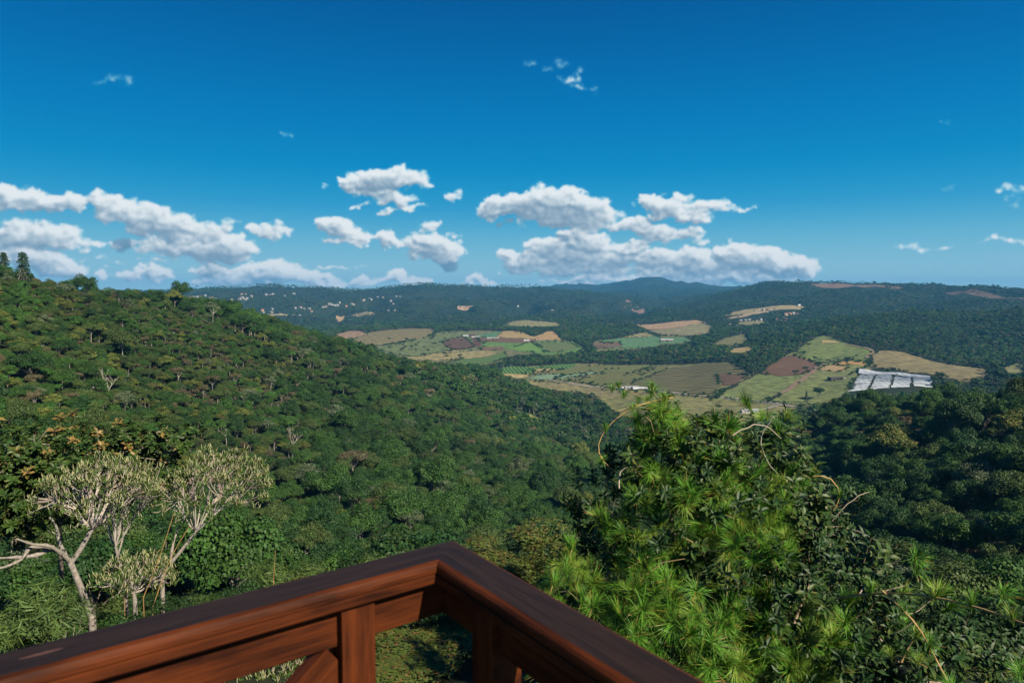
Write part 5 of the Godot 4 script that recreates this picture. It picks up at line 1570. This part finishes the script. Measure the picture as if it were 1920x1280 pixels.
	for q in [0, 1, 2, 0, 2, 3, 4, 6, 5, 4, 7, 6, 0, 4, 5, 0, 5, 1, 1, 5, 6, 1, 6, 2, 2, 6, 7, 2, 7, 3, 3, 7, 4, 3, 4, 0]: boards.i.append(q)
	part("floor", boards.mesh(stain), deck, deck.transform.affine_inverse())
	for e in [c + m * 0.2, c + a * 2.4 + m * 0.2, c + b * 2.4 + m * 0.2]:
		var leg := Acc.new()
		var g := height(e.x, e.z)
		leg.tube([Vector3(e.x, g - 0.5, e.z), Vector3(e.x, -1.79, e.z)], [0.09, 0.09], 8, Color.WHITE)
		part("support", leg.mesh(stain), deck, deck.transform.affine_inverse())

func _ready() -> void:
	# camera
	var pitch := atan((640.0 - HORIZON) / F)
	cam_basis = Basis(Vector3.RIGHT, -pitch)
	var cam := Camera3D.new()
	cam.name = "camera"
	var lens := CameraAttributesPhysical.new()
	lens.frustum_focal_length = 12.0 / (640.0 / F)
	lens.frustum_near = 0.05
	lens.frustum_far = 40000.0
	lens.frustum_focus_distance = 60.0
	lens.exposure_aperture = 6.3
	cam.attributes = lens
	add_child(cam)
	cam.transform = Transform3D(cam_basis, Vector3.ZERO)
	cam.fov = rad_to_deg(2.0 * atan(640.0 / F))
	cam.near = 0.05
	cam.far = 40000.0
	cam.current = true
	# sky and air
	var sky_material := PanoramaSkyMaterial.new()
	sky_material.panorama = panorama()
	var env := Environment.new()
	env.background_mode = Environment.BG_SKY
	env.sky = Sky.new()
	env.sky.sky_material = sky_material
	env.background_energy_multiplier = 0.625
	env.tonemap_mode = Environment.TONE_MAPPER_LINEAR
	env.tonemap_exposure = 1.6
	env.sdfgi_enabled = true
	env.ssao_enabled = true
	env.ssil_enabled = true
	env.fog_enabled = true
	env.fog_density = 0.00007
	env.fog_light_color = Color(0.30, 0.64, 0.86)
	var world := WorldEnvironment.new()
	world.name = "world"
	world.environment = env
	add_child(world)
	# the sun stands behind the camera, to the right
	var sun := DirectionalLight3D.new()
	sun.name = "sun"
	sun.light_color = Color(1.0, 0.95, 0.86)
	sun.light_energy = 1.6
	sun.light_angular_distance = 0.5
	sun.shadow_enabled = true
	add_child(sun)
	var az := deg_to_rad(45.0)
	var el := deg_to_rad(37.0)
	sun.look_at_from_position(Vector3.ZERO, -Vector3(cos(az) * cos(el), sin(el), sin(az) * cos(el)), Vector3.UP)
	# terrain
	swell.seed = 3
	swell.frequency = 0.011
	swell.fractal_octaves = 3
	folds.seed = 6
	folds.frequency = 0.0011
	folds.fractal_octaves = 4
	solve_relief()
	build_sight()
	mask.resize(960 * 160)
	bark = mat(Color.WHITE, 0.9, true)
	foliage = leafy(0.6, 0.2)
	gloss = leafy(0.48, 0.25)
	blade = leafy(0.5, 0.45)
	petal = leafy(0.8, 0.3)
	lichen = mat(Color.WHITE, 0.95, true)
	lichen.albedo_texture = mottle(128, 0.6, 1.0, 0.05, 12)
	lichen.uv1_triplanar = true
	lichen.uv1_scale = Vector3.ONE * 2.5
	var floor_mat := mat(Color(0.034, 0.05, 0.016))
	floor_mat.albedo_texture = mottle(512, 0.45, 1.0, 0.02, 14)
	floor_mat.uv1_scale = Vector3.ONE * 0.02
	var fine := grid(-60, -100, 60, 20, 2)
	var near := grid(-1100, -1300, 1100, 40, 10)
	var mid := grid(-3200, -4150, 3200, -1250, 25)
	mid.from = -4000.0
	mid.to = -1300.0
	var far := grid(-9500, -11000, 9500, -4000, 100)
	grids = [near, mid, far]
	setting("terrain", grid_mesh(fine, floor_mat))
	setting("terrain", grid_mesh(near, floor_mat, Rect2(-50, -90, 100, 100)))
	setting("terrain", grid_mesh(mid, floor_mat))
	setting("hills", grid_mesh(far, floor_mat))
	print("terrain ", Time.get_ticks_msec())
	build_fields()
	build_houses()
	print("fields ", Time.get_ticks_msec())
	build_forest()
	build_field_trees()
	print("forest ", Time.get_ticks_msec())
	build_railing()
	build_right_bush()
	build_left_plants()
	build_shrubs()
	print("done ", Time.get_ticks_msec())
